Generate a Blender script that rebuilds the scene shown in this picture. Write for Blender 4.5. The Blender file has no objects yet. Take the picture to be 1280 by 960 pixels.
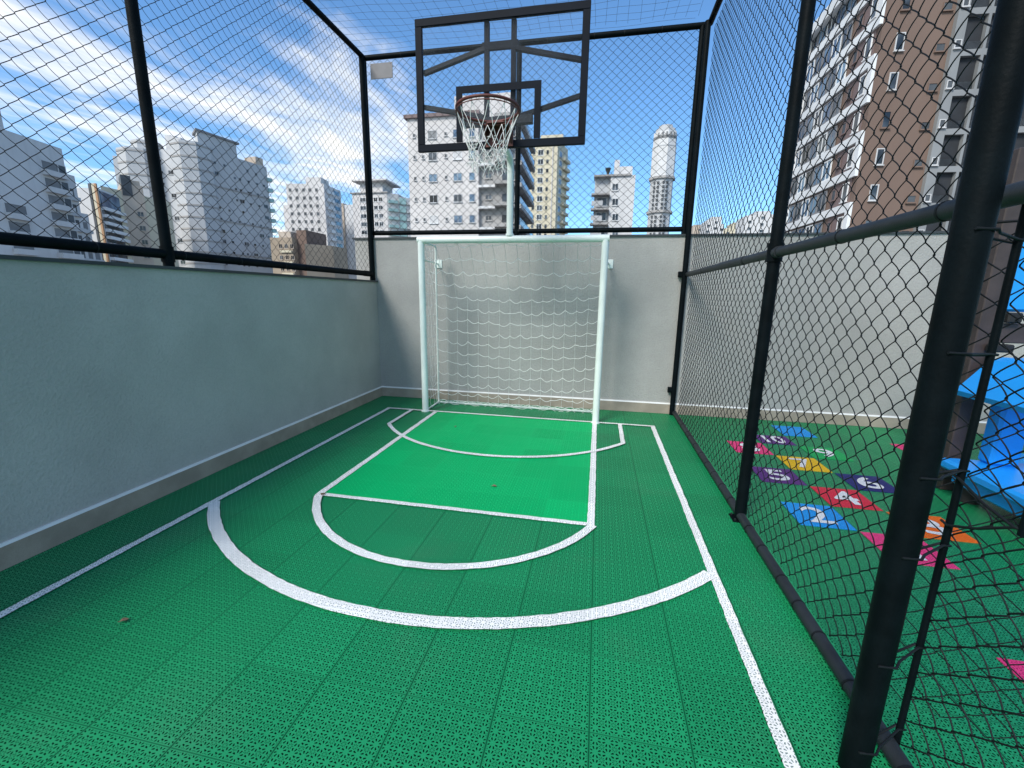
import bpy, math, random
import numpy as np
from mathutils import Vector, Matrix
random.seed(7); rng = np.random.default_rng(11)
SC = bpy.context.scene; COL = SC.collection
rad = math.radians

# ------------------------------------------------------------------ camera
FPX = 536.82
CR = (0.98065251, 0.19520749, 0.01465256); CU = (-0.05381776, 0.19687975, 0.97894944); CF = (-0.18821347, 0.96079779, -0.20357625)
EYE = 1.5
cam_d = bpy.data.cameras.new('camera'); cam = bpy.data.objects.new('camera', cam_d); COL.objects.link(cam)
cam_d.sensor_fit = 'HORIZONTAL'; cam_d.sensor_width = 36; cam_d.lens = FPX/1280*36
cam_d.clip_start = 0.05; cam_d.clip_end = 6000
M = Matrix.Identity(4)
for i in range(3):
    M[i][0] = CR[i]; M[i][1] = CU[i]; M[i][2] = -CF[i]
M[2][3] = EYE
cam.matrix_world = M; SC.camera = cam
def ray(px, py):
    a = (px-640)/FPX; b = (480-py)/FPX
    return [a*CR[i]+b*CU[i]+CF[i] for i in range(3)]
def hz(px, py, z):                      # survey point on the level z
    d = ray(px, py); t = (z-EYE)/d[2]; return Vector((d[0]*t, d[1]*t, z))
def hy(px, py, Y):                      # survey point at distance Y
    d = ray(px, py); t = Y/d[1]; return Vector((d[0]*t, Y, EYE+d[2]*t))

# ------------------------------------------------------------------ node helpers / materials
def nt_new(name):
    m = bpy.data.materials.new(name); m.use_nodes = True
    nt = m.node_tree; nt.nodes.clear()
    out = nt.nodes.new('ShaderNodeOutputMaterial'); b = nt.nodes.new('ShaderNodeBsdfPrincipled')
    nt.links.new(b.outputs[0], out.inputs[0])
    return m, nt, b
def N(nt, t, **kw):
    n = nt.nodes.new(t)
    for k, v in kw.items(): setattr(n, k, v)
    return n
def S(nt, sock, v):
    if hasattr(v, 'is_linked') or hasattr(v, 'links'): nt.links.new(v, sock)
    else: sock.default_value = v
def MA(nt, op, a, b=None, c=None, clamp=False):
    n = N(nt, 'ShaderNodeMath', operation=op); n.use_clamp = clamp
    S(nt, n.inputs[0], a)
    if b is not None: S(nt, n.inputs[1], b)
    if c is not None: S(nt, n.inputs[2], c)
    return n.outputs[0]
def MIX(nt, f, a, b, mode='MIX'):
    n = N(nt, 'ShaderNodeMix', data_type='RGBA', blend_type=mode)
    S(nt, n.inputs[0], f); S(nt, n.inputs[6], a); S(nt, n.inputs[7], b)
    return n.outputs[2]
def RMP(nt, v, a, b, to0=0.0, to1=1.0, smooth=True):
    n = N(nt, 'ShaderNodeMapRange'); n.interpolation_type = 'SMOOTHSTEP' if smooth else 'LINEAR'
    S(nt, n.inputs[0], v); n.inputs[1].default_value = a; n.inputs[2].default_value = b
    n.inputs[3].default_value = to0; n.inputs[4].default_value = to1
    return n.outputs[0]
def NOISE(nt, vec, scale, detail=3, rough=.55):
    n = N(nt, 'ShaderNodeTexNoise'); n.inputs['Scale'].default_value = scale
    n.inputs['Detail'].default_value = detail; n.inputs['Roughness'].default_value = rough
    if vec is not None: nt.links.new(vec, n.inputs['Vector'])
    return n.outputs['Fac']
def WPOS(nt): return N(nt, 'ShaderNodeNewGeometry').outputs['Position']
def c4(c): return (c[0], c[1], c[2], 1)
def mat(name, col, rough=.6, var=.12, vscale=3.0, bump=0.0, bscale=60, metal=0.0, spec=.5, fine=0.0, streak=0.0):
    m, nt, b = nt_new(name)
    pos = WPOS(nt)
    f = RMP(nt, NOISE(nt, pos, vscale, 4), .3, .7)
    lo = tuple(x*(1-var) for x in col); hi = tuple(min(1, x*(1+var)) for x in col)
    c = MIX(nt, f, c4(lo), c4(hi))
    if streak:                          # rain streaks running down a facade
        mp = N(nt, 'ShaderNodeMapping'); mp.inputs['Scale'].default_value = (.9, .9, .05); nt.links.new(pos, mp.inputs[0])
        c = MIX(nt, MA(nt, 'MULTIPLY', RMP(nt, NOISE(nt, mp.outputs[0], 1.2, 5), .45, .75), streak), c, c4(tuple(x*.55 for x in col)))
    if fine:
        c = MIX(nt, MA(nt, 'MULTIPLY', RMP(nt, NOISE(nt, pos, bscale*1.3, 2), .4, .7), fine), c, c4(tuple(x*.7 for x in col)))
    nt.links.new(c, b.inputs['Base Color'])
    b.inputs['Roughness'].default_value = rough; b.inputs['Metallic'].default_value = metal
    b.inputs['Specular IOR Level'].default_value = spec
    if bump:
        bp = N(nt, 'ShaderNodeBump'); bp.inputs['Strength'].default_value = bump; bp.inputs['Distance'].default_value = .007
        nt.links.new(NOISE(nt, pos, bscale, 3, .6), bp.inputs['Height']); nt.links.new(bp.outputs[0], b.inputs['Normal'])
    return m

PITCH = 0.3435; TX0 = -0.296; TY0 = 1.262          # sports tile size and a tile corner
def tile_mat(name, col, hole, wear=.5, rough=.42, seam=.6, spec=.40):
    """perforated interlocking sports tile: flowers of eight radial slits, seams between tiles"""
    m, nt, b = nt_new(name)
    pos = WPOS(nt)
    sp = N(nt, 'ShaderNodeSeparateXYZ'); nt.links.new(pos, sp.inputs[0])
    tx = MA(nt, 'DIVIDE', MA(nt, 'SUBTRACT', sp.outputs[0], TX0), PITCH)
    ty = MA(nt, 'DIVIDE', MA(nt, 'SUBTRACT', sp.outputs[1], TY0), PITCH)
    fx = MA(nt, 'FRACT', tx); fy = MA(nt, 'FRACT', ty)
    K = 8
    cx = MA(nt, 'SUBTRACT', MA(nt, 'FRACT', MA(nt, 'MULTIPLY', tx, K)), .5)
    cy = MA(nt, 'SUBTRACT', MA(nt, 'FRACT', MA(nt, 'MULTIPLY', ty, K)), .5)
    r = MA(nt, 'SQRT', MA(nt, 'ADD', MA(nt, 'MULTIPLY', cx, cx), MA(nt, 'MULTIPLY', cy, cy)))
    a = MA(nt, 'ARCTAN2', cy, cx)
    w = MA(nt, 'COSINE', MA(nt, 'MULTIPLY', MA(nt, 'ADD', a, .3927), 8))
    ang = RMP(nt, w, .12, .52)
    rin = RMP(nt, r, .215, .26); rout = RMP(nt, r, .435, .48, 1, 0)
    slit = MA(nt, 'MULTIPLY', ang, MA(nt, 'MULTIPLY', rin, rout))
    # corner holes where four flowers meet
    ex = MA(nt, 'SUBTRACT', .5, MA(nt, 'ABSOLUTE', cx)); ey = MA(nt, 'SUBTRACT', .5, MA(nt, 'ABSOLUTE', cy))
    rc = MA(nt, 'SQRT', MA(nt, 'ADD', MA(nt, 'MULTIPLY', ex, ex), MA(nt, 'MULTIPLY', ey, ey)))
    a2 = MA(nt, 'ARCTAN2', ey, ex)
    corner = MA(nt, 'MULTIPLY', RMP(nt, MA(nt, 'COSINE', MA(nt, 'MULTIPLY', a2, 8)), .0, .4), MA(nt, 'MULTIPLY', RMP(nt, rc, .07, .11), RMP(nt, rc, .20, .25, 1, 0)))
    holes = MA(nt, 'MAXIMUM', slit, MA(nt, 'MULTIPLY', corner, .8))
    dx = MA(nt, 'SUBTRACT', .5, MA(nt, 'ABSOLUTE', MA(nt, 'SUBTRACT', fx, .5)))
    dy = MA(nt, 'SUBTRACT', .5, MA(nt, 'ABSOLUTE', MA(nt, 'SUBTRACT', fy, .5)))
    de = MA(nt, 'MINIMUM', dx, dy)
    sm = MA(nt, 'MAXIMUM', MA(nt, 'MULTIPLY', RMP(nt, dx, .005, .012, 1, 0), seam*.85), MA(nt, 'MULTIPLY', RMP(nt, dy, .004, .009, 1, 0), seam*.62))
    solid = RMP(nt, de, .012, .018, 0, 1)
    holes = MA(nt, 'MULTIPLY', holes, solid)
    # each tile a touch different, dust and scuffs
    wn = N(nt, 'ShaderNodeTexWhiteNoise', noise_dimensions='2D')
    cb = N(nt, 'ShaderNodeCombineXYZ'); nt.links.new(MA(nt, 'FLOOR', tx), cb.inputs[0]); nt.links.new(MA(nt, 'FLOOR', ty), cb.inputs[1])
    nt.links.new(cb.outputs[0], wn.inputs['Vector'])
    tone = MA(nt, 'MULTIPLY_ADD', wn.outputs['Value'], .16, .92)
    cc = N(nt, 'ShaderNodeCombineXYZ')
    for i in range(3): nt.links.new(tone, cc.inputs[i])
    base = MIX(nt, 1.0, c4(col), cc.outputs[0], 'MULTIPLY')
    dirt = MA(nt, 'MULTIPLY', RMP(nt, NOISE(nt, pos, 1.7, 6, .62), .5, .78), .28*wear)
    base = MIX(nt, dirt, base, c4((.16, .22, .17)))
    dark = MA(nt, 'MULTIPLY', RMP(nt, NOISE(nt, pos, 3.1, 6, .6), .52, .8), .3*wear)
    base = MIX(nt, dark, base, c4(tuple(x*.55 for x in col)))
    spk = MA(nt, 'MULTIPLY', RMP(nt, NOISE(nt, pos, 42, 2, .5), .74, .8), .4*wear)
    base = MIX(nt, spk, base, c4((.35, .42, .36)))
    cfin = MIX(nt, MA(nt, 'MAXIMUM', holes, sm), base, c4(hole))
    nt.links.new(cfin, b.inputs['Base Color'])
    nt.links.new(MA(nt, 'ADD', MA(nt, 'MULTIPLY_ADD', NOISE(nt, pos, 6, 4), .2, rough-.1), MA(nt, 'MULTIPLY', holes, .4)), b.inputs['Roughness'])
    bp = N(nt, 'ShaderNodeBump'); bp.inputs['Strength'].default_value = .35; bp.inputs['Distance'].default_value = .003
    nt.links.new(MA(nt, 'SUBTRACT', 1.0, MA(nt, 'MAXIMUM', holes, sm)), bp.inputs['Height']); nt.links.new(bp.outputs[0], b.inputs['Normal'])
    nt.links.new(MA(nt, 'MULTIPLY_ADD', MA(nt, 'MAXIMUM', holes, sm), -spec, spec), b.inputs['Specular IOR Level'])
    return m

MT = {}
MT['floor'] = tile_mat('green_tile', (.010, .268, .097), (.001, .014, .007), seam=.85)
MT['key'] = tile_mat('bright_green_tile', (.001, .455, .135), (.004, .22, .07), wear=.12, seam=.3, spec=.12)
MT['line'] = tile_mat('white_line_paint', (.93, .915, .875), (.20, .26, .23), wear=.35, rough=.5, seam=.15)
MT['stucco'] = mat('grey_stucco', (.37, .365, .345), .85, .09, 1.3, 1.0, 55, fine=.30, streak=.16)
MT['stucco_left'] = mat('grey_stucco_lifted', (.425, .42, .39), .85, .09, 1.3, .8, 55, fine=.22, streak=.16)  # same grey paint, lightened and warmed to make up for weak bluish fill
MT['stone'] = mat('beige_skirting_stone', (.335, .285, .23), .6, .15, 5, .15, 120, fine=.25)
MT['lit_edge'] = mat('lit_stone_edge', (.74, .74, .72), .5, .05, 6)  # light on the skirting's top edge, painted as a pale colour
MT['coping'] = mat('dark_coping', (.035, .042, .045), .5, .2, 4)
MT['black'] = mat('black_paint', (.003, .0055, .0070), .5, .3, 8, .15, 90, spec=.06, fine=.3)
MT['rail_grey'] = mat('weathered_black_paint', (.016, .020, .024), .55, .25, 8, .1, 160, spec=.4)
MT['wire'] = mat('black_coated_wire', (.006, .008, .010), .6, .2, 8, spec=.25)
MT['white_paint'] = mat('white_paint', (.74, .80, .75), .38, .05, 4, .05, 80)
MT['rope'] = mat('white_rope', (.82, .83, .79), .8, .1, 30)
MT['rope_thin'] = mat('taut_rope', (.58, .60, .57), .8, .1, 30)
MT['hoop_rope'] = mat('hoop_rope', (.80, .79, .75), .85, .12, 30)
MT['net_grey'] = mat('thin_grey_line', (.045, .055, .065), .7, .1, 8)
MT['rim'] = mat('dark_red_steel', (.105, .024, .016), .55, .25, 20)
MT['navy_frame'] = mat('dark_board_frame', (.003, .006, .012), .6, .15, 8, spec=.12)
MT['arm_grey'] = mat('dark_grey_steel', (.010, .014, .020), .6, .2, 8, spec=.2)
MT['sign'] = mat('grey_plate', (.155, .15, .155), .5, .08, 9)
MT['blue'] = mat('blue_plastic', (.010, .30, .80), .35, .06, 3, .05, 50)
MT['brown'] = mat('brown_plastic_wood', (.050, .036, .034), .6, .2, 6, .2, 40)
MT['rubber'] = mat('black_rubber', (.010, .010, .010), .7, .1, 6)
MT['leaf'] = mat('dry_leaf', (.20, .13, .075), .8, .3, 80)
m, nt, b = nt_new('clear_board'); b.inputs['Base Color'].default_value = (.30, .33, .36, 1); b.inputs['Roughness'].default_value = .06
tr = N(nt, 'ShaderNodeBsdfTransparent'); ms = N(nt, 'ShaderNodeMixShader')
nt.links.new(RMP(nt, NOISE(nt, WPOS(nt), 3, 4), .3, .8, .018, .055), ms.inputs[0]); nt.links.new(tr.outputs[0], ms.inputs[1]); nt.links.new(b.outputs[0], ms.inputs[2])
nt.links.new(ms.outputs[0], nt.nodes['Material Output'].inputs[0]); MT['glass'] = m
m, nt, b = nt_new('window_glass'); pos = WPOS(nt)
nt.links.new(MIX(nt, RMP(nt, NOISE(nt, pos, .35, 2), .4, .62), c4((.012, .016, .020)), c4((.10, .12, .14))), b.inputs['Base Color'])
b.inputs['Roughness'].default_value = .12; b.inputs['Specular IOR Level'].default_value = .6; MT['pane'] = m
m, nt, b = nt_new('blue_glass'); pos = WPOS(nt)
nt.links.new(MIX(nt, RMP(nt, NOISE(nt, pos, .3, 2), .35, .65), c4((.025, .06, .13)), c4((.16, .26, .36))), b.inputs['Base Color'])
b.inputs['Roughness'].default_value = .1; b.inputs['Specular IOR Level'].default_value = .7; MT['blue_pane'] = m
MT['trim'] = mat('white_trim', (.74, .75, .75), .6, .06, .3)
MT['w_white'] = mat('white_render', (.62, .62, .62), .8, .06, .12, streak=.22)
MT['w_warm'] = mat('off_white_render', (.60, .575, .56), .8, .06, .12, streak=.18)
MT['w_grey'] = mat('grey_render', (.56, .56, .56), .8, .08, .12, streak=.2)
MT['w_pale'] = mat('pale_grey_render', (.47, .48, .49), .8, .06, .12, streak=.2)
MT['w_cream'] = mat('cream_render', (.62, .56, .42), .8, .06, .12, streak=.15)
MT['w_beige'] = mat('beige_render', (.50, .42, .34), .8, .08, .12, streak=.2)
MT['w_tan'] = mat('tan_render', (.36, .29, .215), .8, .12, .12, streak=.2)
MT['w_brown'] = mat('brown_render', (.175, .118, .092), .8, .08, .12, streak=.12)
MT['w_mauve'] = mat('mauve_brown_panel', (.18, .13, .125), .8, .08, .12)
MT['concrete'] = mat('concrete_slab', (.34, .33, .32), .8, .12, .3, streak=.15)
MT['grid_grey'] = mat('grey_frame_render', (.235, .245, .25), .8, .1, .2, streak=.2)
MT['opening_shade'] = mat('shaded_opening', (.022, .025, .03), .8, .3, .5)  # near-black tone stands for the shade inside balcony openings
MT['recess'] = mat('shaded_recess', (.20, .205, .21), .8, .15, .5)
MT['dark_void'] = mat('dark_opening', (.07, .08, .09), .6, .3, .5)
MT['roof_red'] = mat('red_brown_roof', (.26, .15, .13), .7, .1, .3)
MT['roof_grey'] = mat('grey_roof', (.20, .20, .21), .7, .1, .3)
MT['wood'] = mat('timber_cladding', (.42, .24, .13), .7, .2, .5)
MT['aqua'] = mat('aqua_balcony_glass', (.30, .46, .45), .2, .15, .3)
MT['ground'] = mat('city_ground', (.16, .16, .155), .9, .3, .03)
MT['slab'] = mat('terrace_slab', (.32, .32, .31), .9, .1, .5)

# ------------------------------------------------------------------ mesh builder
class MB:
    def __init__(s): s.v = []; s.f = []; s.mi = []; s.sm = []
    def add(s, vs, fs, mi=0, smooth=False):
        o = len(s.v); s.v += [tuple(p) for p in vs]
        for f in fs: s.f.append(tuple(o+i for i in f)); s.mi.append(mi); s.sm.append(smooth)
        return s
    def box(s, a, b, mi=0):
        (x0, y0, z0), (x1, y1, z1) = a, b
        x0, x1 = min(x0, x1), max(x0, x1); y0, y1 = min(y0, y1), max(y0, y1); z0, z1 = min(z0, z1), max(z0, z1)
        return s.add([(x0,y0,z0),(x1,y0,z0),(x1,y1,z0),(x0,y1,z0),(x0,y0,z1),(x1,y0,z1),(x1,y1,z1),(x0,y1,z1)],
                     [(0,3,2,1),(4,5,6,7),(0,1,5,4),(1,2,6,5),(2,3,7,6),(3,0,4,7)], mi)
    def cbox(s, a, b, c=.008, mi=0):      # box with chamfered edges
        x0,y0,z0 = [min(p,q) for p,q in zip(a,b)]; x1,y1,z1 = [max(p,q) for p,q in zip(a,b)]
        L = [(x0+c,y0+c,z0),(x1-c,y0+c,z0),(x1-c,y1-c,z0),(x0+c,y1-c,z0)]
        oct_ = lambda z: [(x0+c,y0,z),(x1-c,y0,z),(x1,y0+c,z),(x1,y1-c,z),(x1-c,y1,z),(x0+c,y1,z),(x0,y1-c,z),(x0,y0+c,z)]
        vs = L+oct_(z0+c)+oct_(z1-c)+[(p[0],p[1],z1) for p in L]
        fs = [(3,2,1,0),(20,21,22,23)]
        for i in range(8): fs.append((4+i,4+(i+1)%8,12+(i+1)%8,12+i))
        for k in range(4):
            fs.append((k,(k+1)%4,4+(2*k+1),4+2*k)); fs.append(((k+1)%4,4+(2*k+2)%8,4+2*k+1))
            fs.append((12+2*k,12+2*k+1,20+(k+1)%4,20+k)); fs.append((12+2*k+1,12+(2*k+2)%8,20+(k+1)%4))
        return s.add(vs, fs, mi)
    def bar(s, p, q, w, h, mi=0, up=(0,0,1)):   # rectangular bar between two points
        p, q = Vector(p), Vector(q); t = (q-p).normalized(); u = Vector(up)
        if abs(t.dot(u)) > .98: u = Vector((0,1,0))
        n = t.cross(u).normalized()*w/2; k = n.cross(t).normalized()*h/2
        vs = [p-n-k, p+n-k, p+n+k, p-n+k, q-n-k, q+n-k, q+n+k, q-n+k]
        return s.add(vs, [(0,3,2,1),(4,5,6,7),(0,1,5,4),(1,2,6,5),(2,3,7,6),(3,0,4,7)][::1], mi)
    def tube(s, pts, r, n=12, mi=0, caps=True, closed=False):
        pts = [Vector(p) for p in pts]; m_ = len(pts)
        rs = r if isinstance(r, (list, tuple)) else [r]*m_
        rings = []; ref = None
        for i, p in enumerate(pts):
            a = pts[(i-1) % m_] if (closed or i) else p; c = pts[(i+1) % m_] if (closed or i < m_-1) else p
            t = (c-a)
            t = t.normalized() if t.length > 1e-9 else Vector((0,0,1))
            if ref is None: ref = Vector((0,0,1)) if abs(t.z) < .9 else Vector((1,0,0))
            nn = (ref - t*ref.dot(t))
            nn = nn.normalized() if nn.length > 1e-6 else t.orthogonal().normalized()
            ref = nn; bb = t.cross(nn)
            rings.append([p+(nn*math.cos(2*math.pi*k/n)+bb*math.sin(2*math.pi*k/n))*rs[i] for k in range(n)])
        vs = [v for g in rings for v in g]; fs = []
        for i in range(m_ if closed else m_-1):
            j = (i+1) % m_
            for k in range(n): fs.append((i*n+k, i*n+(k+1) % n, j*n+(k+1) % n, j*n+k))
        s.add(vs, fs, mi, True)
        if caps and not closed: s.add(rings[0]+rings[-1], [tuple(range(n))[::-1], tuple(range(n, 2*n))], mi)
        return s
    def prism(s, poly, z0, z1, mi=0, mtop=None):
        a = sum(poly[i][0]*poly[(i+1) % len(poly)][1]-poly[(i+1) % len(poly)][0]*poly[i][1] for i in range(len(poly)))
        P = [(p[0], p[1]) for p in poly]
        if a < 0: P = P[::-1]
        n = len(P); vs = [(x, y, z0) for x, y in P]+[(x, y, z1) for x, y in P]
        s.add(vs, [(i, (i+1) % n, n+(i+1) % n, n+i) for i in range(n)]+[tuple(range(n))[::-1]], mi)
        s.add(vs, [tuple(range(n, 2*n))], mi if mtop is None else mtop)
        return s
    def mesh(s, name, mats):
        me = bpy.data.meshes.new(name); me.from_pydata(s.v, [], s.f)
        for m_ in (mats if isinstance(mats, (list, tuple)) else [mats]): me.materials.append(MT[m_] if isinstance(m_, str) else m_)
        me.polygons.foreach_set('material_index', s.mi); me.polygons.foreach_set('use_smooth', s.sm)
        me.update(); return me
    def build(s, name, mats, parent=None):
        o = bpy.data.objects.new(name, s.mesh(name, mats)); COL.objects.link(o)
        if parent is not None: o.parent = parent; o.matrix_parent_inverse = parent.matrix_world.inverted()
        return o
def tag(o, label, cat, group=None, kind=None):
    o['label'] = label; o['category'] = cat
    if group: o['group'] = group
    if kind: o['kind'] = kind
    return o
def thing(name, label, cat, loc=(0,0,0), group=None):
    o = bpy.data.objects.new(name, None); COL.objects.link(o); o.location = loc; o.empty_display_size = .2
    o.matrix_world = Matrix.Translation(loc)
    return tag(o, label, cat, group)
def struct(o): o['kind'] = 'structure'; return o
def link_copy(me, name, parent, loc, rz=0.0, scale=(1,1,1)):
    o = bpy.data.objects.new(name, me); COL.objects.link(o); o.parent = parent
    o.matrix_parent_inverse = parent.matrix_world.inverted()
    o.location = loc; o.rotation_euler = (0, 0, rz); o.scale = scale
    return o

# ------------------------------------------------------------------ the site
D = 5.744; B = 5.083; L = -3.097; R = 1.036; HL = 1.645; HB = 2.224; SK = .146
SL = -2.652; SR = .70; K1 = -1.991; K2 = .027; FT = 2.683
GZ = -22.0
g = MB(); g.add([(-4000,-4000,GZ),(4000,-4000,GZ),(4000,4000,GZ),(-4000,4000,GZ)], [(0,1,2,3)])
struct(g.build('ground', 'ground'))
g = MB(); g.prism([(-3.6,-3.0),(9.0,-3.0),(9.0,6.1),(-3.6,6.1)], GZ+.01, -.02, 0); struct(g.build('terrace', 'slab'))
g = MB(); g.add([(L-.02,-3,0),(8.9,-3,0),(8.9,D+.02,0),(L-.02,D+.02,0)], [(0,1,2,3)]); struct(g.build('court_floor', 'floor'))
E_ = .0035
g = MB(); g.add([(K1,FT,E_),(K2,FT,E_),(K2,B,E_),(K1,B,E_)], [(0,1,2,3)]); struct(g.build('key_floor', 'key'))

def band(mb, path, w, z, jit=.0025):
    """painted strip of width w along a path, with slightly uneven edges"""
    P = []
    for i in range(len(path)-1):
        a, c = Vector(path[i]), Vector(path[i+1]); n = max(1, int((c-a).length/.05))
        for k in range(n): P.append(a.lerp(c, k/n))
    P.append(Vector(path[-1])); vs = []
    for i, p in enumerate(P):
        a = P[max(0, i-1)]; c = P[min(len(P)-1, i+1)]; t = (c-a).normalized(); n = Vector((-t.y, t.x))
        q = p+n*(w/2+random.uniform(-jit, jit)); s_ = p-n*(w/2+random.uniform(-jit, jit))
        vs += [(q.x, q.y, z), (s_.x, s_.y, z)]
    mb.add(vs, [(2*i+1, 2*i+3, 2*i+2, 2*i) for i in range(len(P)-1)])
def arc(cx, cy, r, a0, a1, n=60):
    return [(cx+r*math.cos(a0+(a1-a0)*i/n), cy+r*math.sin(a0+(a1-a0)*i/n)) for i in range(n+1)]
Z1, Z2, Z3 = .0075, .0105, .0135
def line(name, path, w, z): mb = MB(); band(mb, path, w, z); return struct(mb.build(name, 'line'))
line('side_line', [(SL, -2.9), (SL, B+.02)], .05, Z1)
line('side_line', [(SR, -2.9), (SR, B+.02)], .05, Z1)
line('base_line', [(SL-.024, B), (SR+.024, B)], .042, Z2)
line('key_line', [(K1, FT-.03), (K1, B-.022)], .05, Z1)
line('key_line', [(K2, FT-.03), (K2, B-.022)], .05, Z1)
line('free_throw_line', [(K1+.026, FT-.012), (K2-.026, FT-.012)], .042, Z1)
cx, cy, r = -.975, 3.12, 1.112
a0 = math.acos(max(-1, min(1, (K1-cx)/r))); a0 = math.pi+math.asin((cy-FT+.02)/r)
line('free_throw_arc', arc(cx, cy, r, a0, 2*math.pi-math.asin((cy-FT+.02)/r)), .055, Z2)
cx, cy, r = -.93, 3.88, 2.268
aL = math.pi+math.acos(max(-1, min(1, (cx-(SL-.0))/r))); aR = 2*math.pi-math.acos((SR-cx)/r)
line('three_point_line', arc(cx, cy, r, aL+.012, aR-.012, 90), .072, Z2)
cx, cy, r = -.98, 5.33, 1.612
aL = math.pi+math.asin((cy-4.43)/r); aR = 2*math.pi-math.asin((cy-4.38)/r)
pth = [(cx+r*math.cos(aL), B-.022)]+arc(cx, cy, r, aL, aR)+[(cx+r*math.cos(aR), B-.022)]
line('goal_area_line', pth, .045, Z3)

# walls -------------------------------------------------------------
w = thing('parapet_wall', 'low grey rendered parapet wall along the left side line of the court', 'wall', (L, 2, 0))
MB().box((L-.16, -3, .0), (L, D-.002, HL)).build('wall', 'stucco_left', w)
MB().box((L-.19, -3, HL), (L+.022, D-.002, HL+.022)).build('coping', 'coping', w)
sk = MB().box((L, -3, .002), (L+.018, D-.02, SK-.016)).build('skirting', 'stone', w)
MB().add([(L,-3,SK-.016),(L+.018,-3,SK-.016),(L+.012,-3,SK),(L,-3,SK),(L,D-.02,SK-.016),(L+.018,D-.02,SK-.016),(L+.012,D-.02,SK),(L,D-.02,SK)],
         [(0,1,2,3),(7,6,5,4),(1,5,6,2),(2,6,7,3)]).build('skirting_lit_edge', 'lit_edge', w)  # bevel coloured pale to show light catching the stone's top
w = thing('boundary_wall', 'tall light grey rendered wall behind the goal, running on past the play area', 'wall', (0, D, 0))
MB().box((-3.40, D, 0), (9.0, D+.18, HB)).build('wall', 'stucco', w)
MB().box((-3.43, D-.02, HB), (9.0, D+.21, HB+.022)).build('coping', 'coping', w)
MB().box((L+.001, D-.018, .002), (9.0, D, SK-.016)).build('skirting', 'stone', w)
MB().add([(L+.001,D,SK-.016),(L+.001,D-.018,SK-.016),(L+.001,D-.012,SK),(L+.001,D,SK),(9,D,SK-.016),(9,D-.018,SK-.016),(9,D-.012,SK),(9,D,SK)],
         [(3,2,1,0),(4,5,6,7),(2,6,5,1),(3,7,6,2)]).build('skirting_lit_edge', 'lit_edge', w)

# chain link -------------------------------------------------------------
def chain(name, parent, org, uax, width, height, cell=.097, cw=.106, r=.0021, dep=.006, matn='wire', sag=.004):
    """woven wires: each zigzags up the panel and hooks its neighbour; org = lower corner, uax = horizontal direction"""
    org = np.array(org, float); uax = np.array(uax, float); uax /= np.linalg.norm(uax); zax = np.array([0,0,1.]); nax = np.cross(uax, zax)
    nw = max(1, round(width/(cw/2))); w_ = width/nw; nh = int(height/(cell/2))
    ts = np.array([0, .1, .32, .5, .68, .9])
    t = np.concatenate([k+ts for k in range(nh)]+[[nh]])
    par = np.floor(t+1e-9).astype(int) % 2; fr = t-np.floor(t+1e-9)
    tri = np.where(par == 0, fr, 1-fr); tri = np.clip(tri, .03, .97)
    xs = tri+(tri-.5)*2*(1.3*r/w_); bow = np.sin(np.pi*fr)**.7*np.where(par == 0, 1, -1)*dep
    z = t*cell/2
    Vs = []; NP = len(t)
    for k in range(nw):
        x = (k+xs) if k % 2 == 0 else (k+1-xs); d = bow if k % 2 == 0 else -bow
        ph = rng.uniform(0, 6.28, 3)
        dz = sag*np.sin(k*.11+z*1.3)+.0018*np.sin(z*7+ph[0])
        du = sag*.6*np.sin(k*.07+z*2.1)+.0015*np.sin(z*9+ph[1])
        P = org+np.outer(x*w_+du, uax)+np.outer(z+dz, zax)+np.outer(d+.004*np.sin(k*.13+z*1.7), nax)
        T = np.gradient(P, axis=0); T /= np.linalg.norm(T, axis=1, keepdims=True)
        n1 = np.cross(T, nax); n1 /= np.linalg.norm(n1, axis=1, keepdims=True); n2 = np.cross(T, n1)
        ring = np.stack([P+n1*r, P+n2*r, P-n1*r, P-n2*r], 1); Vs.append(ring.reshape(-1, 3))
    V = np.concatenate(Vs); base = np.arange(nw)[:, None, None]*NP*4+np.arange(NP-1)[None, :, None]*4
    q = np.arange(4)[None, None, :]; q2 = (q+1) % 4
    F = np.stack([base+q, base+q2, base+4+q2, base+4+q], -1).reshape(-1, 4)
    me = bpy.data.meshes.new(name); me.vertices.add(len(V)); me.vertices.foreach_set('co', V.astype(np.float32).ravel())
    me.loops.add(F.size); me.loops.foreach_set('vertex_index', F.astype(np.int32).ravel())
    me.polygons.add(len(F)); me.polygons.foreach_set('loop_start', np.arange(0, F.size, 4, dtype=np.int32))
    me.polygons.foreach_set('use_smooth', np.ones(len(F), bool)); me.update(calc_edges=True)
    me.materials.append(MT[matn])
    o = bpy.data.objects.new(name, me); COL.objects.link(o); o.parent = parent; o.matrix_parent_inverse = parent.matrix_world.inverted()
    return o
def pipe(name, parent, p, q, r, m_='black', n=16): return MB().tube([p, q], r, n).build(name, m_, parent)
def ties(parent, p, q, r, step, m_='wire'):
    p, q = Vector(p), Vector(q); n = int((q-p).length/step)
    for i in range(1, n):
        c = p.lerp(q, i/n+random.uniform(-.25, .25)/n); t = (q-p).normalized()
        MB().tube([c-t*.004, c+t*.004], r+.0025, 14).build('wire_tie', m_, parent)
TOP = 4.455; LX = -3.14; RB = .032
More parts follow.
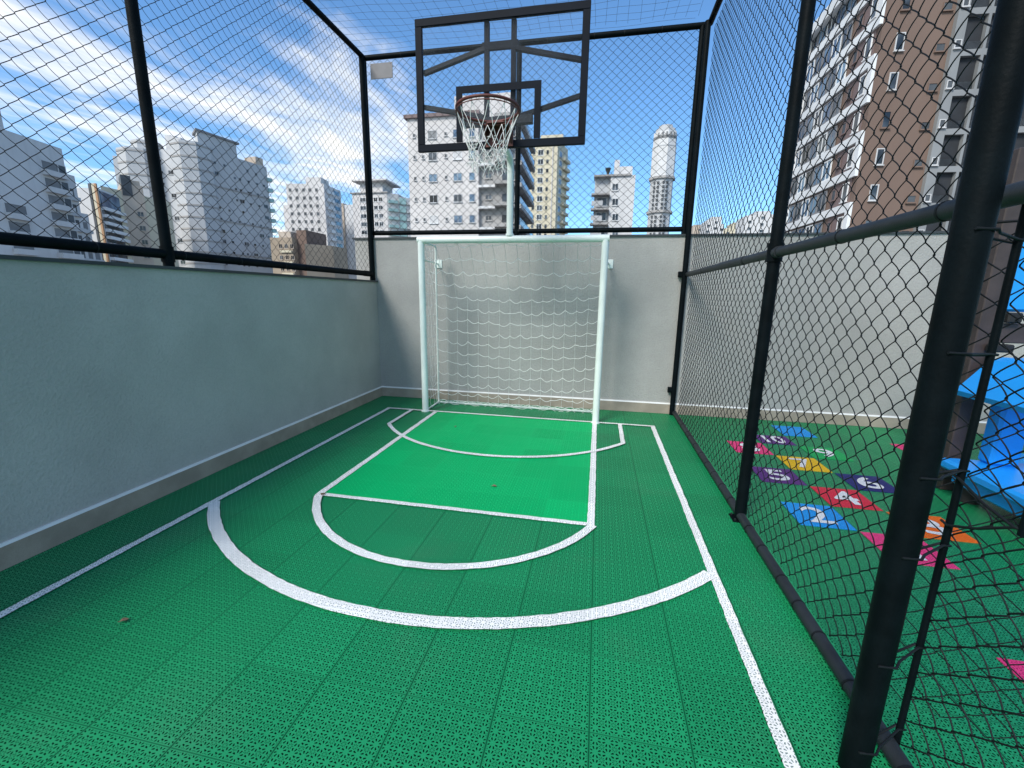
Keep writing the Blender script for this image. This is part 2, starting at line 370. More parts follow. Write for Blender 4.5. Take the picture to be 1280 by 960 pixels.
# left
f = thing('chain_link_fence', 'tall black chain link fence standing on the low left parapet wall', 'fence', (LX, 2, HL))
for y in (D-.03, 2.735, -.3): pipe('post', f, (LX, y, HL+.02), (LX, y, TOP), RB+.004)
pipe('rail', f, (LX, -2.9, 1.755), (LX, D-.25, 1.755), RB+.002); pipe('rail', f, (LX, -2.9, TOP), (LX, D, TOP), RB)
for y0, y1 in ((-.3, 2.735), (2.735, D-.03)): chain('mesh_panel', f, (LX-.038, y0+.0, 1.735), (0,1,0), y1-y0, TOP-1.735)
MB().tube([(LX, D-.25, 1.755), (LX, D-.06, 1.755)], RB+.006).build('sleeve', 'black', f)
MB().tube([(LX, 2.735, 1.70), (LX, 2.735, 1.81)], RB+.012).build('sleeve', 'black', f)
ties(f, (LX, -.3, 1.755), (LX, D-.3, 1.755), RB+.002, .5)
# back
YB = D+.03
f = thing('chain_link_fence', 'black chain link fence above the wall behind the goal and hoop', 'fence', (-1, YB, HB))
for x in (-3.145, -1.10, .965): pipe('post', f, (x, YB, HB+.02), (x, YB, TOP), RB)
pipe('rail', f, (-3.145, YB, 2.308), (.965, YB, 2.308), RB-.002); pipe('rail', f, (-3.145, YB, TOP), (1.0, YB, TOP), RB)
for x0, x1 in ((-3.145, -1.10), (-1.10, .965)): chain('mesh_panel', f, (x0, YB+.034, 2.30), (1,0,0), x1-x0, TOP-2.30)
ties(f, (-3.1, YB, TOP), (.9, YB, TOP), RB, .4); ties(f, (-3.1, YB, 2.308), (.9, YB, 2.308), RB-.002, .45)
# right
NPX, NPY = .895, 1.318
f = thing('chain_link_fence', 'black chain link fence between the court and the play area with a grey middle rail', 'fence', (R, 2, 0))
pipe('post', f, (R-.03, D-.045, 0), (R-.03, D-.045, TOP), .032)
pipe('post', f, (R, 2.985, 0), (R, 2.985, TOP), .036); pipe('post', f, (NPX, NPY, 0), (NPX, NPY, TOP), .040, n=24)
pipe('post', f, (R, -.6, 0), (R, -.6, TOP), .036)
pipe('rail', f, (R, -1.5, 1.772), (R, D-.05, 1.772), .029, 'rail_grey'); pipe('rail', f, (R, -1.5, TOP), (R, D, TOP), RB)
pipe('rail', f, (R, -1.5, .034), (R, D-.05, .034), .029, 'rail_grey')
for y0, y1 in ((2.985, D-.045), (1.56, 2.985), (-.6, 1.405)): chain('mesh_panel', f, (R+.040, y0, .04), (0,1,0), y1-y0, TOP-.06, sag=.006, r=.0025)
pipe('tension_bar', f, (R+.030, 1.41, .03), (R+.030, 1.41, TOP-.05), .0095, n=10)
MB().tube([(R+.03, 1.20, .93), (R+.03, 1.20, TOP-.05)], .011, 10).build('tension_bar', 'black', f)
for z in (.10, .42, .78, 1.02, 1.36, 1.66, 2.2, 2.8, 3.4):
    MB().tube([(NPX-.02, NPY-.041, z+.012), (NPX+.03, NPY-.036, z+.01), (NPX+.06, NPY, z+.006), (R+.02, 1.40, z), (R+.042, 1.405, z-.002), (R+.03, 1.425, z-.006), (NPX+.05, NPY+.03, z)], .0038, 8).build('wire_tie', 'wire', f)
for z0 in (1.0, .85):
    MB().tube([(R+.018, 1.425, z0), (R+.018, 1.40, z0-.004), (R+.02, 1.31, (z0+.94)/2-.008), (R+.02, 1.215, .945), (R+.03, 1.187, .95), (R+.042, 1.2, .948)], .0038, 8).build('wire_tie', 'wire', f)
for y, l in ((2.985, .16),):
    MB().tube([(R, y-l/2, 1.772), (R, y+l/2, 1.772)], .035, 16).build('sleeve', 'rail_grey', f)
    MB().tube([(R, y, 1.72), (R, y, 1.83)], .044 if y > 2 else .054, 18).build('sleeve', 'black', f)
MB().tube([(R, 3.55, 1.772), (R, 4.2, 1.772)], .032, 16).build('sleeve', 'rail_grey', f)
ties(f, (R, -.5, .034), (R, D-.2, .034), .029, .23); ties(f, (R, .2, 1.772), (R, D-.2, 1.772), .029, .62)
for z in (.33, 1.772): MB().cbox((R-.105, D-.062, z-.035), (R-.0, D-.012, z+.035), .006).build('clamp', 'black', f)
g_ = thing('gate_mesh', 'loose second layer of black chain link behind the thick near post', 'fence panel', (1.35, 1.3, 0))
chain('mesh_panel', g_, (1.10, 1.66, .03), (.86, -.50, 0), 1.5, 1.70, sag=.012)
pipe('tension_bar', g_, (2.395, .91, .02), (2.395, .91, 1.76), .01, n=10); pipe('top_wire', g_, (1.10, 1.66, 1.735), (2.395, .91, 1.735), .004, 'wire', 8)
for x, y, q in ((R, 2.985, .056), (R, -.6, .056)):
    bpz = MB().cbox((x-q, y-q, .0005), (x+q, y+q, .009), .003).build('base_plate', 'black', f)
    for sx_ in (-1, 1):
        for sy_ in (-1, 1): MB().tube([(x+sx_*q*.72, y+sy_*q*.72, .009), (x+sx_*q*.72, y+sy_*q*.72, .02)], .007, 6).build('bolt', 'rail_grey', bpz)
# overhead net
mb = MB(); NS = .122
def sagz(x, y): return TOP+.012-.10*max(0, math.sin(math.pi*(x+3.14)/4.17))*max(0, min(1, (D-y)/1.2))*1.0+.004*math.sin(9*x+5*y)
x = -3.14
while x < R:
    mb.tube([(x+.012*math.sin(3*y_+x*9), y_, sagz(x, y_)) for y_ in np.arange(.4, D+.01, .2)], .0013, 4, caps=False); x += NS
y = .4
while y < D:
    mb.tube([(x_, y+.012*math.sin(4*x_+y*7), sagz(x_, y)) for x_ in np.arange(-3.14, R+.01, .2)], .0013, 4, caps=False); y += NS
o = mb.build('overhead_net', 'net_grey'); tag(o, 'thin grey square net stretched over the top of the court', 'safety net')
# small plate on the back fence
sp_ = thing('sign_plate', 'small blank grey plate tied high on the back fence by the left corner', 'sign', (-2.88, YB-.04, 4.27))
MB().cbox((-3.035, YB-.045, 4.185), (-2.73, YB-.036, 4.365), .003).build('plate', 'sign', sp_)
for x in (-3.01, -2.755):
    MB().tube([(x, YB-.047, 4.345), (x, YB+.04, 4.345)], .004, 6).build('wire_tie', 'wire', sp_)

# goal -------------------------------------------------------------
GX1, GX2, GT = -2.137, .036, 2.126; GR = .040
go = thing('football_goal', 'white steel football goal with a white rope net standing on the base line', 'goal', (-1.05, B, 0))
for x in (GX1, GX2): MB().tube([(x, B, 0), (x, B, GT-.002)], GR, 20).build('post', 'white_paint', go)
MB().tube([(GX1-GR, B, GT-.0), (GX2+GR, B, GT-.0)], GR+.001, 20).build('crossbar', 'white_paint', go)
YK = 5.53
for x in (GX1+.01, GX2-.01):
    bpz = MB().tube([(x, B+.03, GT-.02), (x, YK-.02, GT-.025), (x, YK-.004, GT-.03), (x, YK, GT-.05), (x, YK, .02)], .0125, 10).build('back_post', 'white_paint', go)
    MB().tube([(x, B+.03, .014), (x, YK, .014)], .011, 8).build('side_bar', 'white_paint', go)
MB().tube([(GX1+.01, YK, .016), (GX2-.01, YK, .016)], .014, 10).build('bottom_bar', 'white_paint', go)
for x in (GX1-.035, GX2+.06):
    br = MB().cbox((x-.055, D-.012, 1.84), (x+.055, D-.0005, 1.95), .004).build('wall_plate', 'white_paint', go)
    xx = GX1 if x < -1 else GX2
    MB().tube([(xx, B+.03, 1.90), (xx+(x-xx)*.35, YK-.1, 1.90), (x, D-.06, 1.895), (x, D-.012, 1.895)], .011, 8).build('stay_rod', 'white_paint', br)
for x in (GX1, GX2): MB().tube([(x, B, .0), (x, B, .012)], GR+.014, 20).build('foot_plate', 'white_paint', go)
def goal_net():
    mb = MB(); cu = .138; nx = int((GX2-GX1)/cu); nz = 14
    x0, x1 = GX1+.02, GX2-.02
    def pt(u, v):        # u across 0..1, v down 0..1
        x = x0+(x1-x0)*u; top = GT-.045; z = top*(1-v)+.02*v
        y = (B+.04)+(YK-B-.07)*min(1, v*3.2)**.8+.03*math.sin(math.pi*u)*math.sin(math.pi*v)
        z -= .075*math.sin(math.pi*u)*(math.sin(math.pi*min(1, v*1.02))**.8)
        return x, y, z
    # verticals: taut thin
    for i in range(nx+1):
        u = i/nx; ph = random.random()*6
        mb.tube([tuple(c+random.uniform(-.003, .003) for c in pt(u, v)) for v in np.linspace(0, 1, 30)], .0019, 4, 1, False)
    for j in range(nz+1):
        v = j/nz; P = []; amp = .032
        for i in range(nx):
            s_ = random.uniform(.3, 1.25)*amp; lift = random.uniform(-.006, .006)
            for k in range(6):
                fu = k/6; u = (i+fu)/nx; x, y, z = pt(u, v)
                P.append((x, y-.004, z-s_*math.sin(math.pi*fu)+lift+(.022*((i+j) % 2)-.011)*math.cos(math.pi*fu)))
        P.append(pt(1, v)); mb.tube(P, .0029, 5, 0, False)
    # slack rope heaped on the bottom bar
    for k in range(3):
        P = [(x0+(x1-x0)*t, YK-.02-.03*abs(math.sin(17*t+k))+random.uniform(-.012, .012), .024+abs(.03*math.sin(29*t+2*k))+random.uniform(-.004, .012)) for t in np.linspace(0, 1, 70)]
        mb.tube(P, .0026, 5, 0, False)
    # side nets
    for sx in (x0, x1):
        for j in range(16):
            z = .05+(GT-.12)*j/15; n = 8
            mb.tube([(sx+random.uniform(-.006, .006), B+.03+(YK-B-.04)*k/n, z-.035*math.sin(math.pi*k/n)+random.uniform(-.012, .012)) for k in range(n+1)], .0021, 5, 0, False)
        for i in range(5):
            yy = B+.05+(YK-B-.08)*i/4
            mb.tube([(sx+random.uniform(-.012, .012), yy+random.uniform(-.012, .012), .02+(GT-.09)*k/26) for k in range(27)], .0018, 4, 0, False)
    return mb
goal_net().build('net', ['rope', 'rope_thin'], go)

# hoop -------------------------------------------------------------
BY = 4.087; BX1, BX2, BZ1, BZ2 = -1.723, -.193, 2.784, 3.857
hp = thing('basketball_hoop', 'clear basketball backboard with dark red rim, on a white pole above the goal', 'basketball hoop', (-1.05, B, GT))
PX = -1.05
pth = [(PX, B, GT+.03), (PX, B, 2.86)]+[(PX, B-.10+.10*math.cos(a), 2.86+.13*math.sin(a)) for a in np.linspace(0, math.pi/2, 7)][1:]
pth2 = pth+[(PX+.04, BY+.10, 3.0)]
MB().tube(pth2, .037, 18).build('pole', 'white_paint', hp)
MB().tube([(PX, B, GT+.036), (PX, B, GT+.06)], .046, 18).build('pole_collar', 'white_paint', hp)
FW = .062; t0, t1 = BY, BY+.035
fr = MB().cbox((BX1, t0, BZ1), (BX2, t1, BZ1+FW), .003)
fr.cbox((BX1, t0, BZ2-FW), (BX2, t1, BZ2), .003); fr.cbox((BX1, t0+.001, BZ1+FW), (BX1+FW, t1-.001, BZ2-FW), .003); fr.cbox((BX2-FW, t0+.001, BZ1+FW), (BX2, t1-.001, BZ2-FW), .003)
fr.build('board_frame', 'navy_frame', hp)
sx0, sx1, sz = -1.347, -.583, 3.30; SW = .058
sq = MB().box((sx0, t0-.004, BZ1+FW+.001), (sx0+SW, t0+.003, sz-SW)); sq.box((sx1-SW, t0-.004, BZ1+FW+.001), (sx1, t0+.003, sz-SW)); sq.box((sx0, t0-.004, sz-SW+.0005), (sx1, t0+.003, sz))
sq.build('target_square', 'navy_frame', hp)
MB().box((BX1+FW, t0+.008, BZ1+FW), (BX2-FW, t0+.018, BZ2-FW)).build('clear_panel', 'glass', hp)
YF = BY+.06; cxm = -.958
fb = MB()
for x in (-1.08, -.84): fb.bar((x, YF, 2.95), (x, YF, BZ2-FW+.01), .042, .04)
fb.build('back_upright', 'navy_frame', hp)
for (xa, za, xb, zb) in ((BX1+FW-.01, 3.45, -1.10, 3.60), (BX2-FW+.01, 3.45, -.82, 3.585), (BX1+FW-.01, 3.175, -1.10, 3.06), (BX2-FW+.01, 3.18, -.82, 3.04)):
    MB().bar((xa, YF-.004, za), (xb, YF-.004, zb), .034, .042, up=(0,1,0)).build('brace', 'arm_grey' if xa < -1 else 'navy_frame', hp)
MB().bar((-1.12, YF-.007, 3.615), (-.80, YF-.007, 3.615), .03, .06).build('brace', 'navy_frame', hp)
MB().cbox((-1.30, YF-.03, 2.985), (-.66, YF+.022, 3.055), .004).build('mount_beam', 'arm_grey', hp)
RX, RY, RZ, RR_ = -.957, 3.705, 2.952, .250
ri = MB().tube([(RX+RR_*math.cos(a), RY+RR_*math.sin(a), RZ) for a in np.linspace(0, 2*math.pi, 49)[:-1]], .0115, 10, closed=True).build('rim', 'rim', hp)
MB().tube([(RX+(RR_+.004)*math.cos(a), RY+(RR_+.004)*math.sin(a), RZ-.026) for a in np.linspace(0, 2*math.pi, 49)[:-1]], .0045, 6, closed=True).build('net_ring', 'rim', ri)
for k in range(12):
    a = 2*math.pi*(k+.5)/12; c, s_ = math.cos(a), math.sin(a)
    MB().tube([(RX+RR_*c, RY+RR_*s_, RZ-.008), (RX+(RR_-.008)*c, RY+(RR_-.008)*s_, RZ-.024), (RX+(RR_+.008)*c, RY+(RR_+.008)*s_, RZ-.03)], .003, 6).build('net_hook', 'rim', ri)
rb = MB().cbox((RX-.115, BY-.012, 2.79), (RX+.135, BY-.0045, 3.0), .003)
rb.add([(RX-.115, BY-.012, RZ-.004), (RX+.135, BY-.012, RZ-.004), (RX+.09, RY+RR_-.02, RZ-.004), (RX-.07, RY+RR_-.02, RZ-.004), (RX-.115, BY-.012, RZ-.014), (RX+.135, BY-.012, RZ-.014), (RX+.09, RY+RR_-.02, RZ-.014), (RX-.07, RY+RR_-.02, RZ-.014)],
       [(0,3,2,1),(4,5,6,7),(0,4,7,3),(1,2,6,5),(2,3,7,6)])
for x in (RX-.10, RX+.12): rb.add([(x-.004,BY-.012,2.81),(x-.004,BY-.012,2.945),(x-.004,RY+RR_-.03,2.938),(x+.004,BY-.012,2.81),(x+.004,BY-.012,2.945),(x+.004,RY+RR_-.03,2.938)], [(0,1,2),(5,4,3),(0,2,5,3),(0,3,4,1)])
rb.build('rim_bracket', 'rim', hp)
def hoop_net():
    mb = MB(); n = 12; lev = [(0, .245), (-.155, .19), (-.25, .16), (-.31, .145), (-.36, .135), (-.405, .125)]
    P = lambda k, j: (lambda a, rr, z: (RX+rr*math.cos(a)+random.uniform(-.01, .01)*(j > 0), RY+rr*math.sin(a)+random.uniform(-.01, .01)*(j > 0), RZ-.028+z+random.uniform(-.012, .012)*(j > 0)))(2*math.pi*(k+.5*(j % 2)+.5)/n, lev[j][1], lev[j][0])
    nodes = [[P(k, j) for k in range(n)] for j in range(len(lev))]
    for j in range(len(lev)-1):
        for k in range(n):
            for dk in ((0, -1) if j % 2 == 0 else (0, 1)):
                a = Vector(nodes[j][k]); c = Vector(nodes[j+1][(k+dk) % n]); md = a.lerp(c, .5)+Vector([random.uniform(-.008, .008) for _ in range(3)])
                mb.tube([a, md, c], .0026, 5, caps=False)
    # knotted, tangled skirt
    for _ in range(70):
        a = random.uniform(0, 2*math.pi); rr = random.uniform(.115, .165); z = random.uniform(-.40, -.2)
        p = Vector((RX+rr*math.cos(a), RY+rr*math.sin(a), RZ-.03+z)); Q = [p]
        for _k in range(5): Q.append(Q[-1]+Vector((random.uniform(-.02, .02), random.uniform(-.02, .02), random.uniform(-.022, .016))))
        mb.tube(Q, .0019, 5, caps=False)
    for k in range(n):
        p = Vector(nodes[-1][k]); mb.tube([p, p+Vector((random.uniform(-.01, .01), 0, -.02)), p+Vector((random.uniform(-.02, .02), random.uniform(-.02, .02), -.045))], .003, 5)
    return mb
hoop_net().build('net', 'hoop_rope', hp)

# hopscotch -------------------------------------------------------------
HC = [1.418, 1.766, 2.112, 2.458]; HR = [2.640, 2.985, 3.335, 3.690, 4.040, 4.395, 4.755, 5.060]
fcurve = bpy.data.fonts.load('<builtin>') if False else None
def number_mesh(txt, w_, h_):
    c = bpy.data.curves.new('n', 'FONT'); c.body = txt; c.align_x = 'CENTER'; c.align_y = 'CENTER'; c.size = 1; c.offset = .016
    o = bpy.data.objects.new('n', c); COL.objects.link(o); dg = bpy.context.evaluated_depsgraph_get(); dg.update()
    me = bpy.data.meshes.new_from_object(o.evaluated_get(dg)); bpy.data.objects.remove(o)
    xs = [v.co.x for v in me.vertices]; ys = [v.co.y for v in me.vertices]
    sx = w_/(max(xs)-min(xs)); sy = h_/(max(ys)-min(ys)); mx = (max(xs)+min(xs))/2; my = (max(ys)+min(ys))/2
    for v in me.vertices: v.co = ((v.co.x-mx)*sx, (v.co.y-my)*sy, 0)
    me.materials.clear(); me.materials.append(MT['num']); return me
MT['num'] = tile_mat('white_number_paint', (.80, .80, .80), (.40, .40, .40), wear=.3, rough=.5, seam=.1)
HCOL = dict(pink=(.76, .045, .19), light_blue=(.012, .30, .76), orange=(.86, .16, .015), red=(.68, .022, .055), purple=(.11, .028, .19), navy=(.016, .018, .15), yellow=(.84, .50, .012), green=(.004, .36, .09))
for k, v in HCOL.items(): MT['h_'+k] = tile_mat('tile_'+k, v, tuple(x*.5 for x in v), wear=.2, seam=.2, spec=.2)
def hop(col, x0, x1, y0, y1, num, lab):
    t = thing('hopscotch_tile', lab, 'hopscotch tile', ((x0+x1)/2, (y0+y1)/2, .0), 'coloured hopscotch tiles on the play area floor')
    e = .006
    MB().box((x0+e, y0+e, .0005), (x1-e, y1-e, .004)).build('tile', 'h_'+col, t)
    if num:
        me = number_mesh(num, (.20 if len(num) > 1 else (.075 if num == '1' else .165)), .235)
        link_copy(me, 'number', t, ((x0+x1)/2, (y0+y1)/2, .0075))
A_, B_, C_ = (HC[0], HC[1]), (HC[1], HC[2]), (HC[2], HC[3])
hop('pink', *B_, HR[0], HR[1], '1', 'pink hopscotch tile with number 1, half hidden by the thick near post')
hop('light_blue', *A_, HR[1], HR[2], '2', 'light blue hopscotch tile with a white number 2')
hop('orange', *C_, HR[1], HR[2], '3', 'orange hopscotch tile with a white number 3')
hop('red', *B_, HR[2], HR[3], '4', 'red hopscotch tile with a white number 4')
hop('purple', *A_, HR[3], HR[4], '5', 'purple hopscotch tile with a white number 5')
hop('navy', *C_, HR[3], HR[4], '6', 'navy blue hopscotch tile with a white number 6')
hop('yellow', *B_, HR[4], HR[5], '7', 'yellow hopscotch tile with a white number 7')
hop('pink', *A_, HR[5], HR[6], '8', 'pink hopscotch tile with number 8 behind the second fence post')
hop('green', *C_, HR[5], HR[6], '9', 'bright green hopscotch tile with a white number 9')
hop('purple', *B_, HR[6], HR[7], '10', 'purple hopscotch tile with a white number 10')
hop('light_blue', *C_, 5.10, 5.50, None, 'plain light blue tile nearest the back wall')
hop('pink', 3.12, 3.465, 4.72, 5.07, None, 'plain pink tile in the play area, right of the green number 9')
hop('pink', 1.752, 2.10, 1.62, 1.955, None, 'plain pink tile at the right edge close to the camera')
hop('light_blue', 3.95, 4.30, 4.70, 5.05, None, 'plain blue tile behind the blue play steps')

# leaves -------------------------------------------------------------
def leaf(x, y, s, rz, lab):
    vs = []; n = 7
    for i in range(n):
        t = i/(n-1); w_ = s*.42*math.sin(math.pi*min(1, t*.96+.03))**.8; zz = .004+.35*s*(t-.4)**2+.1*s*math.sin(5*t)
        for q in (-1, 0, 1): vs.append((s*(t-.5), q*w_, zz+abs(q)*.3*w_+.006))
    fs = []
    for i in range(n-1):
        for q in range(2): a = i*3+q; fs.append((a, a+3, a+4, a+1))
    top = len(vs); vs2 = [(p[0], p[1], p[2]-.0012) for p in vs]
    mb = MB(); mb.add(vs+vs2, fs[::1]+[tuple(top+i for i in f_)[::-1] for f_ in fs]); mb.tube([(-s*.5, 0, .01), (-s*.75, .01, .006)], .0015, 5)
    o = mb.build('dry_leaf', 'leaf'); o.location = (x, y, 0); o.rotation_euler = (0, 0, rz)
    tag(o, lab, 'leaf', 'dry leaves scattered on the court')
leaf(-2.06, 1.335, .03, .9, 'curled brown dry leaf on the green floor at lower left')
p_ = hz(618, 609, 0); leaf(p_.x, p_.y, .035, .2, 'small dark dry leaf lying inside the bright green key')
p_ = hz(404, 619, 0); leaf(p_.x, p_.y, .04, 1.6, 'dry leaf at the left end of the free throw line')
p_ = hz(569, 534, 0); leaf(p_.x, p_.y, .03, 2.2, 'tiny dry leaf near the left goal post')

# play structure -------------------------------------------------------------
pl = thing('play_structure', 'blue plastic play steps and panel on brown posts behind the right fence', 'play structure', (3.2, 3.6, 0))
MB().cbox((2.80, 3.86, .0), (2.90, 3.96, 2.55), .006).build('post', 'brown', pl)
MB().cbox((4.3, 3.86, .0), (4.4, 3.96, 2.55), .006).build('post', 'brown', pl)
MB().cbox((2.905, 3.83, 1.43), (4.295, 3.90, 2.12), .02).build('panel', 'blue', pl)
MB().cbox((2.902, 3.85, 1.20), (4.298, 3.94, 1.345), .006).build('cross_beam', 'brown', pl)
MB().cbox((2.93, 3.80, 1.35), (3.02, 3.90, 1.425), .01).build('clamp', 'rubber', pl)
MB().cbox((2.86, 3.78, 1.135), (3.0, 3.85, 1.195), .01).build('clamp', 'rubber', pl)
hd = MB(); prof = [(2.70, .84), (2.72, .80), (2.80, .80), (3.55, .80), (3.63, .84), (3.45, 1.08), (3.38, 1.10), (2.95, 1.10), (2.88, 1.08)]
nv = len(prof); hd.add([(x, 3.22, z) for x, z in prof]+[(x, 3.80, z) for x, z in prof], [tuple(range(nv)), tuple(range(nv, 2*nv))[::-1]]+[(i, nv+i, nv+(i+1) % nv, (i+1) % nv) for i in range(nv)])
hd.build('step', 'blue', pl)
MB().cbox((2.93, 3.66, .30), (3.12, 3.79, .80), .02).build('column', 'blue', pl)
MB().cbox((2.70, 2.45, .22), (3.75, 3.80, .30), .02).build('step', 'blue', pl)
MB().cbox((2.76, 2.50, .12), (3.69, 3.74, .219), .015).build('step_skirt', 'blue', pl)
for x, y in ((2.86, 3.68), (2.84, 2.6), (3.6, 3.68), (3.6, 2.6)): MB().tube([(x, y, 0), (x, y, .12)], [.07, .05], 14).build('foot', 'rubber', pl)

# ------------------------------------------------------------------ the city
def facade(A, Bp):
    A = Vector((A[0], A[1], 0)); Bp = Vector((Bp[0], Bp[1], 0)); u = (Bp-A); ln = u.length; u.normalize()
    n = Vector((u.y, -u.x, 0)); return A, u, n, ln, math.atan2(u.y, u.x)
_wm = {}
def win_mesh(w_, h_, frame='trim', pane='pane', fw=.09, mull=True):
    k = (round(w_, 2), round(h_, 2), frame, pane, fw, mull)
    if k not in _wm:
        mb = MB(); a, c = w_/2, h_/2
        mb.box((-a, -.05, -c), (a, .05, -c+fw), 0); mb.box((-a, -.05, c-fw), (a, .05, c), 0)
        mb.box((-a, -.05, -c+fw), (-a+fw, .05, c-fw), 0); mb.box((a-fw, -.05, -c+fw), (a, .05, c-fw), 0)
        if mull and w_ > .9: mb.box((-fw*.4, -.045, -c+fw), (fw*.4, .05, c-fw), 0)
        mb.box((-a-.06, -.14, -c-.08), (a+.06, .05, -c-.001), 0)
        mb.box((-a+fw, -.01, -c+fw), (a-fw, .05, c-fw), 1)
        _wm[k] = mb.mesh('window', [frame, pane])
    return _wm[k]
def put(parent, A, Bp, me, name, fr, z, out=.0):
    A, u, n, ln, rz = facade(A, Bp); p = A+u*(fr*ln)+n*out
    return link_copy(me, name, parent, (p.x, p.y, z), rz)
def win_grid(parent, A, Bp, cols, zs, me_of, skip=0, name='window', limit=100):
    k = 0
    for z in zs:
        for c in cols:
            if skip and random.random() < skip: continue
            if k >= limit: return
            fr, me = c if isinstance(c, tuple) else (c, me_of)
            put(parent, A, Bp, me, name, fr, z, .02); k += 1
def quad(A, Bp, depth):
    A, u, n, ln, rz = facade(A, Bp); Bq = A+u*ln
    return [(A.x, A.y), (Bq.x, Bq.y), (Bq.x-n.x*depth, Bq.y-n.y*depth), (A.x-n.x*depth, A.y-n.y*depth)]
def slab(parent, A, Bp, f0, f1, z0, z1, out, mname, name='balcony', inn=.0):
    """box standing proud of a facade between fractions f0..f1"""
    A, u, n, ln, rz = facade(A, Bp); p = A+u*(f0*ln); q = A+u*(f1*ln)
    poly = [p+n*out, q+n*out, q-n*inn, p-n*inn]
    return MB().prism([(v.x, v.y) for v in poly], z0, z1).build(name, mname, parent)
def zlist(z_top, step, n): return [z_top-step*i for i in range(n)]

# B9: block behind the backboard
def centre_block():
    Y = 62; z = hy(509, 149, Y).z; A = hz(509, 149, z); C = hz(597.5, 146.5, z) ; 
    A = Vector((A.x, Y, 0)); xb = hy(598, 200, Y).x; xc = hy(632, 200, Y).x; xd = hy(641, 200, Y).x
    xf = hy(660, 250, Y+15).x
    t = thing('apartment_block', 'white apartment block straight behind the backboard with a stepped roof room', 'building', (A.x, Y, GZ))
    MB().prism([(A.x, Y), (xb, Y), (xb, Y+16), (A.x, Y+16)], GZ, z, 0, 1).build('wall', ['w_warm', 'roof_grey'], t)
    MB().prism([(xb, Y+.7), (xd, Y+.7), (xf, Y+15), (xb, Y+15)], GZ, z-.2, 0, 1).build('wall', ['concrete', 'roof_grey'], t)
    MB().box((A.x-.40, Y-.35, z), (xb+.2, Y+16.2, z+.45)).build('cornice', 'w_mauve', t)
    zt = hy(600, 118, Y+3).z; xa = hy(568, 130, Y+3).x; xe = hy(641, 130, Y+3).x
    MB().prism([(xa, Y+3), (xe, Y+3), (xe, Y+13), (xa, Y+13)], z-.1, zt, 0, 1).build('roof_room', ['w_warm', 'roof_grey'], t)
    for fx in (.2, .5, .8): link_copy(win_mesh(1.3, 1.3), 'window', t, (xa+(xe-xa)*fx, Y+2.98, zt-3.2))
    small = win_mesh(.42, .5, 'w_grey', 'dark_void', .05); big = win_mesh(1.25, 1.05, 'w_pale', 'pane', .06); mid = win_mesh(.85, 1.05, 'w_pale', 'blue_pane', .06)
    bigs = [big, win_mesh(1.25, 1.05, 'w_pale', 'recess', .06), win_mesh(1.25, 1.05, 'w_pale', 'blue_pane', .06), win_mesh(1.25, 1.05, 'trim', 'w_grey', .06)]
    step = hy(560, 244.5, Y).z-hy(560, 270.5, Y).z
    z1 = hy(540, 168.5, Y).z
    for i in range(9):
        zz = z1-step*i
        for px, me in ((518.5, small), (529, small), (541, random.choice(bigs)), (557.5, small), (572, random.choice(bigs)), (590, mid)):
            link_copy(me, 'window', t, (hy(px, 200, Y).x, Y-.02, zz))
    # recessed concrete bay with balcony slabs
    sw = win_mesh(1.0, .75, 'concrete')
    for i in range(9):
        zz = hy(610, 231, Y).z+step*(3-i)
        MB().prism([(xb+.02, Y-.15), (xb+2.4, Y-.15), (xb+2.4, Y+.69), (xb+.02, Y+.69)], zz-.32, zz).build('balcony', 'w_white', t)
        MB().prism([(xb+2.42, Y-.7), (xd, Y-.7), (xd, Y+.69), (xb+2.42, Y+.69)], zz-.05, zz+.32).build('balcony', 'concrete', t)
        link_copy(sw, 'window', t, (xb+1.3, Y+.68, zz-1.45)); link_copy(win_mesh(1.9, 1.2, 'concrete'), 'window', t, (xb+4.1, Y+.68, zz-1.6))
    # right flank: glazed balconies
    P0 = Vector((xd+.02, Y+.72, 0)); P1 = Vector((xf, Y+15, 0))
    for i in range(9):
        zz = hy(610, 231, Y).z+step*(3-i)
        slab(t, P0, P1, .0, 1.0, zz-.2, zz+.35, 1.1, 'concrete'); slab(t, P0, P1, .02, .98, zz+.36, zz+1.35, .95, 'blue_pane', 'balcony_glass', -.85)
        put(t, P0, P1, win_mesh(9.5, 1.5, 'roof_grey', 'blue_pane', .12, False), 'window', .5, zz+2.05, .03)
centre_block()

